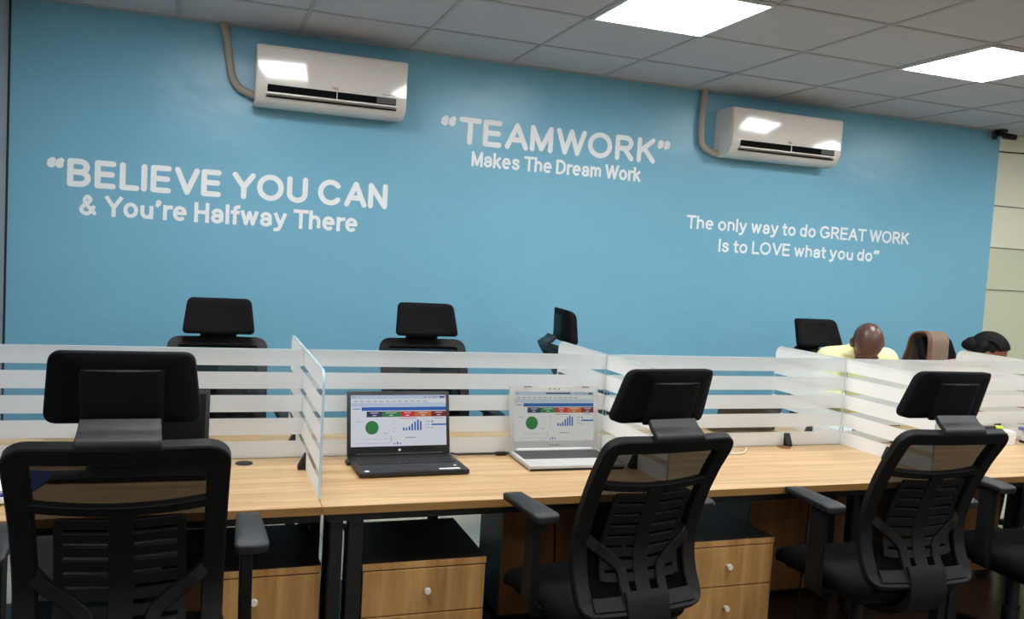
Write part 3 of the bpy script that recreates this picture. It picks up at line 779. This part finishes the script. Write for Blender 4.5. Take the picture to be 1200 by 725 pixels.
    for k in range(5):
        a = 2*PI*k/5+PI/2
        d = Vector((math.cos(a), math.sin(a), 0))
        P = [Vector((0, 0, .115)), d*.10+Vector((0, 0, .112)), d*.22+Vector((0, 0, .092)), d*.30+Vector((0, 0, .078))]
        b = NB(); ribbon(b, P, [Vector((0, 0, 1))]*4, [.06, .052, .042, .034], .034)
        lg = obj('base_leg', b, 'plastic', t, 40)
        b = NB(); side = Vector((-d.y, d.x, 0)); c = d*.295+Vector((0, 0, .029))
        for s in (-1, 1): cyl(b, c+side*s*.008, c+side*s*.024, .029, .027, 18)
        cyl(b, c+Vector((0, 0, .01)), c+Vector((0, 0, .05)), .008, .008, 10)
        obj('caster', b, 'rubber', lg, 40)
    return t
def catmull2(pts, k=5): return [(p.x, p.y) for p in catmull([(a, b_, 0) for a, b_ in pts], k)]
FG, RG = 'black office chairs at the front desks', 'black office chairs at the rear desks'
proto = make_chair('black mesh office chair nearest the camera at the left, seen square from behind', FG)
def place(o, x, y, rz, z=0):
    o.location = (x, y, z); o.rotation_euler = (0, 0, rz)
def chair_at(bx, by, rz, label, group, dz=0, da=0, first=False):
    """bx, by: where the top middle of the back is; dz, da: height settings of back and arms"""
    off = Matrix.Rotation(rz, 3, 'Z') @ Vector((0, YB, 0))
    loc = (bx-off.x, by-off.y, 0)
    if first:
        place(proto, loc[0], loc[1], rz); c = proto
    else: c = dup(proto, loc, rz, label, group)
    for ch in c.children:
        if ch.name.startswith('back') or ch.name.startswith('headrest'): ch.location.z = dz
        if ch.name.startswith('armrest'): ch.location.z = da
    return c
chair_at(1.238, 2.03, math.radians(6), 'black mesh office chair in the middle front, its back turned, right of the silver laptop', FG, -.048, .03)
chair_at(2.255, 2.02, math.radians(-2), 'black mesh office chair at the right front, in front of the right-hand divider', FG, -.045, 0)
chair_at(3.05, 2.05, math.radians(-3), 'black office chair cut off by the right edge, only armrest and seat showing', FG, 0, .025)
chair_at(.055, 4.17, PI, 'black office chair facing us behind the glass, left of the two under the BELIEVE quote', RG, -.032, .02)
chair_at(1.02, 4.17, PI, 'black office chair facing us directly behind the black laptop', RG, -.02, .02)
side_chair = chair_at(1.67, 4.12, math.radians(-97), 'black office chair turned sideways behind the silver laptop', RG, -.02, .02)
pv = Vector((0, YB+.05, ZT+.02))
for ch in side_chair.children:
    if ch.name.startswith('headrest') and not ch.name.startswith('headrest_b'):
        ch.matrix_local = Matrix.Translation(Vector((0, 0, -.02))+pv) @ Matrix.Rotation(-.30, 4, 'X') @ Matrix.Translation(-pv)
chair_at(3.385, 4.19, PI, 'black office chair just left of the man in yellow', RG, -.03, .02)
chair_at(4.29, 4.19, PI+.1, 'black office chair with the brown jacket over its headrest', RG, -.115, .02)
chair_at(-.158, 1.86, 0, '', FG, 0, .045, first=True)

# ------------------------------------------------------------------ laptops
def display(bm, w, h, dash=True):
    """the dashboard page, as flat tiles in the plane x (0..w), z (0..h); indices into the list of display materials"""
    K = ['white', 'pale', 'blue', 'navy', 'green', 'red', 'orange', 'maroon', 'black', 'grey', 'bar']
    def r(x0, y0, x1, y1, k, d):   # y from the top, shares of the size
        quad(bm, [(x0*w, -d, h*(1-y1)), (x1*w, -d, h*(1-y1)), (x1*w, -d, h*(1-y0)), (x0*w, -d, h*(1-y0))], K.index(k))
    r(0, 0, 1, 1, 'white', .0005)
    r(0, 0, 1, .075, 'pale', .0008); r(0, .15, 1, .225, 'pale', .0008)
    for a, b_ in ((.02, .05), (.76, .79), (.81, .83), (.85, .91)): r(a, .03, b_, .05, 'grey', .001)
    r(.93, .025, .985, .055, 'navy', .001)
    for k in range(12): r(.03+k*.065, .115, .075+k*.065, .13, 'grey', .001)
    r(.11, .235, 1, .305, 'blue', .001); r(.02, .26, .10, .275, 'bar', .001)
    for a, b_, c in ((.16, .32, 'navy'), (.32, .51, 'green'), (.51, .66, 'red'), (.66, .84, 'orange'), (.84, 1, 'maroon')):
        r(a, .32, b_, .43, c, .001); r(a+.04, .345, b_-.04, .357, 'white', .0013); r((a+b_)/2-.02, .39, (a+b_)/2+.02, .405, 'white', .0013)
    # round chart
    cx, cz, rad = .215*w, h*(1-.635), .132*h
    f = bm.faces.new([bm.verts.new((cx+rad*math.cos(2*PI*k/36), -.001, cz+rad*math.sin(2*PI*k/36))) for k in range(36)]); f.material_index = K.index('green')
    r(.05, .51, .11, .52, 'grey', .001); r(.33, .745, .38, .755, 'grey', .001)
    # column chart
    for k, hh in enumerate((.06, .05, .08, .13, .17, .21, .18)): r(.535+k*.030, .70-hh, .553+k*.030, .70, 'bar', .001)
    for k in range(4): r(.44, .50+k*.07, .455, .51+k*.07, 'grey', .001)
    r(.50, .455, .68, .465, 'red', .001); r(.56, .83, .68, .845, 'grey', .001)
    for k in range(6): r(.12+k*.055, .855, .15+k*.055, .862, 'grey', .001)
    r(.06, .935, .40, .94, 'grey', .001); r(.41, .80, .414, .93, 'grey', .001)
    # bar chart
    r(.86, .455, .98, .465, 'grey', .001)
    r(.84, .515, .855, .545, 'bar', .001); r(.84, .575, 1, .605, 'bar', .001); r(.84, .64, .85, .665, 'bar', .001)
    for k in range(3): r(.78, .52+k*.06, .825, .53+k*.06, 'grey', .001)
    for k in range(3): r(.44+k*.03, .94-.02*(k % 2), .455+k*.03, .965, 'bar', .001)
    return K
def laptop(loc, rz, W, D, lidH, lean, label, kind):
    t = thing('laptop', label, 'laptop', loc, rz, 'open laptops on the front desks' if kind != 'rear' else None)
    body, keyc = {'black': ('lap_black', 'keys'), 'silver': ('silver', 'keys_dark'), 'off': ('lap_black', 'keys'), 'rear': ('grey_lam', 'keys')}[kind]
    b = NB(); box(b, (0, 0, .003), (W, D, .019), .003); bs = obj('base', b, body, t, 40)
    if kind == 'silver':
        b = NB(); box(b, (.001, -.0008, .0), (W-.001, D-.002, .0095), .002); obj('underside', b, 'rubber', bs)
    else:
        b = NB()
        for x in (.03, W-.05):
            for y in (.02, D-.03): box(b, (x, y, 0), (x+.02, y+.008, .0035))
        obj('foot_pads', b, 'rubber', bs)
    b = NB(); kx0, kx1, ky0, ky1 = .018, W-.018, D*.44, D-.018
    box(b, (kx0-.004, ky0-.004, .0186), (kx1+.004, ky1+.004, .0194)); obj('keyboard_well', b, keyc, bs)
    b = NB(); rows = 6
    for rr in range(rows):
        n = 17; dx = (kx1-kx0)/n; dy = (ky1-ky0)/rows
        for k in range(n):
            if rr == 0 and 4 <= k <= 8:
                if k > 4: continue
                box(b, (kx0+4*dx+.001, ky0+.001, .0192), (kx0+9*dx-.001, ky0+dy-.0015, .0206)); continue
            box(b, (kx0+k*dx+.001, ky0+rr*dy+.001, .0192), (kx0+(k+1)*dx-.001, ky0+(rr+1)*dy-.0015, .0206))
    kb = obj('keyboard', b, keyc, bs)
    b = NB(); box(b, (W*.36, .014, .0188), (W*.62, D*.36, .0193)); obj('touchpad', b, {'silver': 'silver'}.get(kind, 'keys'), bs)
    if kind == 'black':
        b = NB(); cyl(b, (.028, .020, .0188), (.028, .020, .0195), .009, .009, 18); cyl(b, (W-.035, .06, .0188), (W-.035, .06, .0195), .006, .006, 18); box(b, (W-.105, .012, .0188), (W-.03, .028, .0195)); obj('sticker', b, 'sticker', bs)
    # lid
    lid_e = Matrix.Translation((0, D-.004, .018)) @ Matrix.Rotation(-lean, 4, 'X')
    b = NB(); box(b, (0, 0, 0), (W, .007, lidH), .0025); lid = obj('lid', b, body, t, 40)
    lid.matrix_local = lid_e
    b = NB(); cyl(b, (W*.08, .0, .003), (W*.92, .0, .003), .006, .006, 14); obj('hinge', b, body if kind != 'silver' else 'sticker', lid, 40)
    m = .013 if kind != 'silver' else .020; mb = .032 if kind != 'silver' else .036
    w, h = W-2*m, lidH-mb-(.014 if kind != 'silver' else .022)
    b = NB()
    if kind in ('black', 'silver'):
        K = display(b, w, h)
        o = obj('screen', b, [('scr_' if kind == 'black' else 'dim_')+k for k in K], lid)
    else:
        quad(b, [(0, -.0005, 0), (w, -.0005, 0), (w, -.0005, h), (0, -.0005, h)]); o = obj('screen', b, 'screen_off', lid)
    o.location = (m, -.0004, mb)
    if kind == 'black':
        b = NB(); cyl(b, (W/2, .0005, .018), (W/2, -.0006, .018), .0048, .0048, 24); lg = obj('logo', b, 'sticker', lid, 30)
        b = NB()
        for dx in (-.0016, .0010): box(b, (W/2+dx, -.0009, .0155), (W/2+dx+.0007, -.0006, .0205))
        obj('logo_strokes', b, 'lap_black', lid)
    if kind == 'silver':
        b = NB(); box(b, (W*.40, -.0026, lidH-.031), (W*.68, -.0012, lidH-.026)); obj('notch_bar', b, 'rubber', lid)
        b = NB()
        for k in (-1, 0, 1): cyl(b, (W/2+k*.02, .0005, lidH-.011), (W/2+k*.02, -.0008, lidH-.011), .003, .003, 12)
        for x in (.06, W-.07): box(b, (x, -.004, lidH-.005), (x+.03, 0, lidH-.001))
        obj('camera_dots', b, 'logo', lid)
        b = NB(); box(b, (W/2-.02, -.0009, .018), (W/2+.02, 0, .021)); obj('small_print', b, 'logo', lid)
    return t
laptop((.497, 2.79, DESK_Z), math.radians(1.5), .385, .242, .232, math.radians(14), 'open black laptop showing a colourful dashboard, right of the clear divider', 'black')
laptop((1.112, 2.812, DESK_Z), math.radians(-1.0), .375, .245, .250, math.radians(9), 'open silver laptop showing the same dashboard, partly behind the middle chair', 'silver')
laptop((-.348, 2.838, DESK_Z), math.radians(-1), .365, .225, .232, math.radians(10), 'open dark laptop with its screen off, behind the nearest chair back', 'off')
laptop((2.60, 3.62, DESK_Z), PI, .35, .22, .16, math.radians(22), 'grey laptop on the rear desk seen from behind through the glass', 'rear')

# ------------------------------------------------------------------ small desk things
b = NB(); box(b, (0, 0, 0), (.085, .11, .014), .004); o = obj('phone', b, 'screen_off', None, 40, (-.435, 2.845, DESK_Z)); tag(o, 'dark flat handset lying left of the switched-off laptop', 'phone')
# charger with leads beside the silver laptop
t = thing('power_adapter', 'black charger with its lead lying behind the silver laptop', 'charger', (1.085, 3.06, DESK_Z))
b = NB(); box(b, (-.022, -.009, 0), (.022, .009, .014), .004); obj('brick', b, 'cable_black', t, 40)
b = NB(); tube(b, catmull([(-.022, 0, .007), (-.09, .004, .006), (-.13, .012, .005), (-.17, .006, .006), (-.20, -.004, .014)], 8), .0035, 8); tube(b, catmull([(.022, 0, .007), (.038, -.004, .008), (.05, -.016, .012)], 6), .0035, 8); obj('lead', b, 'cable_black', t, 60)
b = NB(); box(b, (0, 0, 0), (.012, .05, .010), .002); o = obj('usb_plug', b, 'cable_black', None, 30, (.482, 2.965, DESK_Z+.004)); tag(o, 'tiny black plug sticking out left of the black laptop', 'plug')
o.location.z = DESK_Z
# papers at the far left
sheet_z = 0
for i, (lb, mt, dx, dy, rz, hgt) in enumerate((('blue folder at the bottom of the paper pile at the left edge', 'blue_folder', -.02, .05, -.22, .006), ('thick white pad in the middle of the paper pile at the left edge', 'paper', -.08, -.01, .02, .016),
                                ('thin blue notebook second from the top of the paper pile at the left edge', 'blue_folder', -.085, .0, .0, .005), ('white sheets on top of the paper pile at the left edge', 'paper', -.10, .015, .05, .007))):
    b = NB(); box(b, (-.11, -.155, 0), (.11, .155, hgt), .001)
    o = obj('notebook' if 'folder' in lb or 'note' in lb else 'paper_stack', b, mt, None, None, (-.535+dx, 2.80+dy, DESK_Z+sheet_z)); o.rotation_euler = (0, 0, rz); sheet_z += hgt
    tag(o, lb, 'stationery', 'papers piled at the left edge')
# white cables
b = NB()
P = [(.055*math.cos(a)*(1+.05*math.sin(3*a)), .045*math.sin(a), .006+.026*i/70) for i, a in enumerate([k*2*PI/18 for k in range(70)])]
tube(b, catmull(P, 3), .0055, 8); tube(b, catmull([(-.055, 0, .006), (-.10, -.01, .007), (-.13, .015, .008)], 6), .0045, 8); box(b, (-.155, .0, 0), (-.125, .03, .022), .004)
o = obj('cable_coil', b, 'cable_white', None, 60, (-.47, 3.48, DESK_Z)); tag(o, 'coiled white cable on the rear desk behind the nearest chair', 'cable')
b = NB(); tube(b, catmull([(0, 0, .004), (.05, -.03, .004), (.10, -.02, .004), (.14, .02, .004), (.17, .06, .005)], 8), .0035, 8)
o = obj('white_cable', b, 'cable_white', None, 60, (2.03, 3.0, DESK_Z)); tag(o, 'short white cable on the bare desk beside the middle chair', 'cable')
# things on the rear desk seen through the clear stripes
b = NB(); box(b, (-.105, -.148, 0), (.105, .148, .012), .001); o = obj('paper_stack', b, 'paper', None, None, (2.92, 3.42, DESK_Z)); o.rotation_euler = (0, 0, .5); tag(o, 'white papers on the rear desk left of the man in yellow', 'stationery')
b = NB(); box(b, (-.05, -.02, 0), (.05, .02, .045), .008); box(b, (-.045, -.012, .045), (.05, .012, .055), .004); o = obj('stapler', b, 'rubber', None, 40, (3.00, 3.26, DESK_Z)); tag(o, 'black stapler on the rear desk just behind the right-hand divider', 'stapler')
# right: small box on a black tray and a marker
t = thing('card_box', 'small white box with violet lid at the right edge of the desk', 'box', (3.84, 3.03, DESK_Z))
b = NB(); box(b, (-.06, -.03, 0), (.06, .03, .010), .002); obj('tray', b, 'rubber', t)
b = NB(); box(b, (-.052, -.026, .010), (.052, .026, .062), .001); obj('carton', b, 'paper', t)
b = NB(); box(b, (-.075, -.028, .062), (.054, .028, .078), .001); obj('lid', b, 'violet', t)
t = thing('marker_pen', 'black marker with a lime cap in front of the braided woman', 'pen', (3.60, 3.03, DESK_Z))
b = NB(); box(b, (-.07, -.02, 0), (.075, .02, .065), .004); 
bpy.data.objects.remove(t)
b.free()
t = thing('marker_pen', 'black marker with a lime cap resting on a white block at right', 'pen', (3.58, 3.035, DESK_Z+.066))
b = NB(); cyl(b, (-.075, 0, .012), (.0, 0, .012), .012, .012, 16); obj('barrel', b, 'rubber', t, 40)
b = NB(); cyl(b, (.0, 0, .012), (.05, 0, .012), .0135, .011, 16); obj('cap', b, 'lime', t, 40)
b = NB(); box(b, (-.085, -.035, 0), (.105, .035, .066), .002); o = obj('paper_block', b, 'paper', None, None, (3.58, 3.035, DESK_Z)); tag(o, 'white block of paper slips under the lime-capped marker', 'stationery')
# leads hanging below the bench
for lb, pts in (('pair of black leads hanging under the desk behind the middle chair armrest', [[(1.20, 2.86, .69), (1.195, 2.85, .58), (1.185, 2.86, .42), (1.18, 2.87, .30), (1.18, 2.9, .05)], [(1.225, 2.86, .69), (1.235, 2.85, .58), (1.25, 2.86, .40), (1.25, 2.88, .2), (1.26, 2.9, .05)]]),
                ('black lead hanging under the desk behind the right chair armrest', [[(2.42, 2.90, .69), (2.42, 2.90, .55), (2.415, 2.90, .35), (2.41, 2.91, .05)]])):
    b = NB()
    for p in pts: tube(b, catmull(p, 6), .0045, 8)
    o = obj('hanging_cable', b, 'cable_black', None, 60); tag(o, lb, 'cable', 'leads hanging under the front desks')

# ------------------------------------------------------------------ jacket over the headrest
def jacket():
    ch = [c for c in bpy.data.objects if c.get('label', '').startswith('black office chair with the brown jacket')][0]
    dz = -.115
    t = thing('jacket', 'brown tweed jacket draped over the headrest left of the braided woman', 'jacket', ch.location, ch.rotation_euler.z)
    prof = [(-.268, .985), (-.280, 1.06), (-.287, 1.14), (-.290, 1.20), (-.293, 1.255), (-.312, 1.288), (-.345, 1.296), (-.385, 1.288), (-.412, 1.25), (-.430, 1.17), (-.455, 1.08), (-.475, .95), (-.47, .82)]
    P = catmull([(0, y, z+dz) for y, z in prof], 4)
    def sheet(x0, x1, thick, wav, lift, lo=0):
        b = NB(); nx = 16; rows = []
        for side in (0, 1):
            g = []
            for i, p in enumerate(P[lo:]):
                q = P[min(i+lo+1, len(P)-1)]-P[max(i+lo-1, 0)]; n = Vector((0, -q.z, q.y)).normalized()
                if n.dot(Vector((0, p.y+.345, p.z-1.10-dz))) < 0: n = -n
                row = []
                for k in range(nx+1):
                    x = x0+(x1-x0)*k/nx; f = min(1, abs(p.z-1.22-dz)/.15)
                    w = wav*f*math.sin(k*1.1+i*.10)+lift
                    row.append(b.verts.new(Vector((x+.012*math.sin(i*.22)*f, p.y-.0+.45*x*x, p.z))+n*(w+thick*side)))
                g.append(row)
            rows.append(g)
        A, Bq = rows; m = len(A)
        for g in rows:
            for i in range(m-1):
                for k in range(nx): b.faces.new((g[i][k], g[i][k+1], g[i+1][k+1], g[i+1][k]))
        for i in range(m-1):
            for k in (0, nx): b.faces.new((A[i][k], A[i+1][k], Bq[i+1][k], Bq[i][k]))
        for k in range(nx):
            for i in (0, m-1): b.faces.new((A[i][k], A[i][k+1], Bq[i][k+1], Bq[i][k]))
        return b
    obj('jacket_body', sheet(-.055, .095, .014, .005, .003), 'tweed', t, 60)
    obj('lining', sheet(.088, .128, .010, .003, .005), 'lining', t, 60)
M['tweed'] = pmat('tan_tweed', srgb(134, 116, 98), .95, noise=.45, nscale=260, bump=.6, bscale=300)
M['lining'] = pmat('brown_lining', srgb(116, 78, 64), .7, noise=.2, nscale=40)
jacket()

# ------------------------------------------------------------------ people
def fused(name, build, mat, parent, voxel, smooth=6):
    """pieces grown together into one continuous surface"""
    b = NB(); build(b)
    me = bpy.data.meshes.new(name); b.to_mesh(me); b.free()
    tmp = bpy.data.objects.new('tmp', me); COL.objects.link(tmp)
    r = tmp.modifiers.new('r', 'REMESH'); r.mode = 'VOXEL'; r.voxel_size = voxel
    if smooth:
        sm = tmp.modifiers.new('s', 'SMOOTH'); sm.factor = .5; sm.iterations = smooth
    dg = bpy.context.evaluated_depsgraph_get()
    m2 = bpy.data.meshes.new_from_object(tmp.evaluated_get(dg)); m2.name = name
    bpy.data.objects.remove(tmp)
    m2.materials.clear(); m2.materials.append(M[mat])
    for p in m2.polygons: p.use_smooth = True
    return link(bpy.data.objects.new(name, m2), parent)
def ball(b, c, r, mat=None):
    t = bmesh.new(); bmesh.ops.create_icosphere(t, subdivisions=3, radius=1)
    r = (r, r, r) if not isinstance(r, tuple) else r
    for v in t.verts: v.co = Vector((v.co.x*r[0]+c[0], v.co.y*r[1]+c[1], v.co.z*r[2]+c[2]))
    merge(b, t, 0, mat)
def limb(b, pts, rs, mat=None):
    t = bmesh.new()
    for (p, r), (q, r2) in zip(list(zip(pts, rs))[:-1], list(zip(pts, rs))[1:]): cyl(t, p, q, r, r2, 16)
    merge(b, t, 0, mat)
    for p, r in zip(pts, rs): ball(b, p, r, mat)
def person(x, y, label, skin, shirt, trousers, head_at, bow, yaw, hair, female=False, sc=1.0):
    t = thing('person', label, 'person', (x, y, 0), 0)
    hm = Matrix.Translation(head_at) @ Matrix.Rotation(yaw, 4, 'Z') @ Matrix.Rotation(bow, 4, 'X')
    sw = .165 if female else .195
    up = -.03 if female else .035
    arms = {}
    for s in (-1, 1):
        arms[s] = [(s*sw, -.055, 1.015+up), (s*(sw+.075), -.15, .87), (s*.145, -.30, .800), (s*.120, -.345, .788)]
    legs = {s: [(s*.085, .02, .575), (s*.10, -.20, .565), (s*.105, -.38, .525), (s*.105, -.37, .30), (s*.10, -.35, .10)] for s in (-1, 1)}
    nb = (0, -.075, 1.05+up)
    hd = hm @ Vector((0, .03, -.07))
    torso = [(0, .02, .60), (0, 0, .72), (0, -.02, .86), (0, -.05, .97)]
    def body(b):
        limb(b, torso, [.125, .115, .125, .105])
        for s in (-1, 1):
            limb(b, [(s*.06, .02, .60), (s*.055, 0, .74), (s*.075, -.03, .93)], [.11, .10, .095])
            limb(b, [(s*.05, -.05, 1.02+up), arms[s][0]], [.065, .058])
            limb(b, arms[s], [.054, .040, .028, .024])
            limb(b, legs[s], [.09, .078, .056, .05, .038])
            limb(b, [legs[s][-1], (s*.105, -.36, .055), (s*.11, -.47, .04)], [.036, .036, .03])
            # hand: palm, four fingers of different length, thumb
            w = Vector(arms[s][3]); d = Vector((-s*.25, -1, 0)).normalized(); sd = Vector((-d.y, d.x, 0))
            limb(b, [w, w+d*.04+Vector((0, 0, -.004))], [.022, .020])
            for k in range(4):
                base = w+d*.06+sd*(k-1.5)*.0185+Vector((0, 0, -.006)); L = (.060, .074, .080, .068)[k if s < 0 else 3-k]
                limb(b, [w+d*.015+sd*(k-1.5)*.012, base, base+d*L*.5+Vector((0, 0, .004)), base+d*L*.85+Vector((0, 0, -.010)), base+d*L+Vector((0, 0, -.016))], [.014, .0105, .0095, .0085, .0075])
            th = w+sd*(-s*.026)*1.0+d*.015
            limb(b, [w+d*.005, th, th+d*.030+sd*(-s*.012), th+d*.055+sd*(-s*.010)+Vector((0, 0, -.006))], [.016, .013, .011, .009])
        limb(b, [nb, tuple(hd)], [.062 if not female else .05, .046 if not female else .044])
        ball(b, (0, .012, .030), (.077, .097, .092), hm)
        ball(b, (0, -.012, -.045), (.062, .078, .070), hm)
        ball(b, (0, -.050, -.085), (.038, .036, .026), hm)
        limb(b, [(0, -.082, .008), (0, -.104, -.030)], [.010, .015], hm)
        for s in (-1, 1):
            ball(b, (s*.014, -.094, -.034), .0095, hm)
            ball(b, (s*.078, .012, -.012), (.011, .024, .032), hm); ball(b, (s*.073, .004, -.035), (.010, .014, .014), hm)
            ball(b, (s*.032, -.078, .018), (.024, .014, .008), hm); ball(b, (s*.040, -.066, -.035), (.020, .018, .018), hm)
        ball(b, (0, -.083, -.062), (.025, .012, .007), hm); ball(b, (0, -.081, -.073), (.021, .012, .008), hm)
    bd = fused('body', body, skin, t, .0055, 4)
    for s in (-1, 1):
        b = NB(); ball(b, (s*.031, -.0715, -.002), .0118, hm); e = obj('eye', b, 'eye_white', bd, 60)
        b = NB(); ball(b, (s*.031, -.0812, -.003), (.0055, .003, .0055), hm); obj('iris', b, 'iris', e, 60)
    def shirt_b(b):
        limb(b, torso, [.135, .128, .138, .118])
        for s in (-1, 1):
            limb(b, [(s*.06, .02, .60), (s*.055, 0, .74), (s*.075, -.03, .93)], [.122, .114, .108])
            limb(b, [(s*.05, -.05, 1.02+up), arms[s][0]], [.078, .072])
            a = [Vector(p) for p in arms[s]]
            limb(b, [a[0], a[0]+(a[1]-a[0])*.5, a[1], a[1]+(a[2]-a[1])*.82] if not female else [a[0], a[0]+(a[1]-a[0])*.8], [.069, .064, .056, .040])
        limb(b, [(0, -.06, 1.03+up), (0, -.085, 1.07+up), tuple(Vector(nb).lerp(hd, .62))], [.080, .078, .068])
    fused('shirt', shirt_b, shirt, t, .008, 5)
    def tr(b):
        limb(b, [(0, .02, .63), (0, .02, .58)], [.142, .138])
        for s in (-1, 1):
            limb(b, [(s*.06, .02, .60)]+legs[s], [.128, .104, .090, .070, .062, .050])
    fused('trousers', tr, trousers, t, .008, 5)
    for s in (-1, 1):
        def sh(b):
            limb(b, [(s*.10, -.335, .045), (s*.105, -.40, .042), (s*.11, -.475, .036)], [.042, .043, .036]); box(b, (s*.105-.035, -.50, 0), (s*.105+.035, -.30, .02))
        fused('shoe', sh, 'rubber', t, .006, 3)
    hair(t, bd, hm)
    return t
M['skin'] = pmat('deep_brown_skin', srgb(84, 52, 42), .38, noise=.1, nscale=30)
M['skin_w'] = pmat('warm_brown_skin', srgb(136, 84, 60), .42, noise=.1, nscale=30)
M['shirt_y'] = pmat('pale_yellow_shirt', srgb(240, 234, 172), .85, noise=.06, nscale=18, bump=.3, bscale=60)
M['shirt_w'] = pmat('pink_blouse', srgb(206, 150, 158), .85, noise=.06, nscale=18)
M['trouser'] = pmat('dark_trousers', srgb(38, 40, 48), .9)
M['hair'] = pmat('black_hair', srgb(9, 8, 8), .65, spec=.2, bump=.6, bscale=400)
M['stubble'] = pmat('short_dark_hair', srgb(30, 22, 20), .75, bump=.6, bscale=900)
M['eye_white'] = pmat('eye_white', srgb(225, 220, 212), .3)
M['iris'] = pmat('dark_iris', srgb(26, 16, 12), .2)
def cropped(t, bd, hm):
    # cropped hair round the back and sides, bald crown
    b = NB(); g = []
    for i in range(9):
        el = math.radians(-40+4.6*i); row = []
        for k in range(29):
            az = math.radians(-112+224*k/28)+PI/2     # centred on the back of the head
            row.append(b.verts.new(hm @ Vector((.0785*math.cos(az)*math.cos(el), .012+.0985*math.sin(az)*math.cos(el), .030+.0935*math.sin(el)))))
        g.append(row)
    for i in range(8):
        for k in range(28): b.faces.new((g[i][k], g[i][k+1], g[i+1][k+1], g[i+1][k]))
    obj('hair', b, 'stubble', t, 60)
def braids(t, bd, hm):
    def hb(b):
        n = 24
        # scalp cap behind the hairline
        tt = bmesh.new(); bmesh.ops.create_icosphere(tt, subdivisions=4, radius=1)
        dl = [v for v in tt.verts if (v.co.y < -.30 and v.co.z < .80) or v.co.z < -.55 or (v.co.y < -.05 and v.co.z < -.05)]
        bmesh.ops.delete(tt, geom=dl, context='VERTS')
        for v in tt.verts: v.co = Vector((v.co.x*.0795, .012+v.co.y*.0995, .030+v.co.z*.0945))
        geom = bmesh.ops.solidify(tt, geom=tt.faces[:], thickness=.006)
        merge(b, tt, 0, hm)
        for k in range(9):
            lat = math.radians(-68+17*k); pts = []
            for i in range(16):
                a = math.radians(62+128*i/15)       # from the hairline over the crown to the nape
                x = math.sin(lat)*.082*(.75+.25*math.sin(a)); r = math.cos(lat)
                pts.append((x, .012-.101*math.cos(a)*(.35+.65*r), .030+.097*math.sin(a)*(.30+.70*r) if a < PI else .030+.097*math.sin(a)))
            P = catmull(pts, 3)
            limb(b, [tuple(p) for p in P], [.0095+.0022*math.sin(j*1.9) for j in range(len(P))], hm)
        limb(b, [(0, .050, .0), (0, .085, -.025), (0, .10, -.05)], [.062, .046, .030], hm)
        for q in (-1, 1): limb(b, [(q*.055, .045, .02), (q*.066, .022, -.012)], [.040, .026], hm)
    fused('hair', hb, 'hair', t, .0035, 1)
person(3.44, 3.88, 'man with a bald bowed head in a pale yellow shirt, working behind the glass screen', 'skin', 'shirt_y', 'trouser', (-.075, -.205, 1.152), math.radians(66), math.radians(-32), cropped)
person(4.30, 3.90, 'woman with black braided hair bent over the rear desk at the far right', 'skin_w', 'shirt_w', 'trouser', (-.02, -.17, 1.105), math.radians(52), math.radians(42), braids, True)
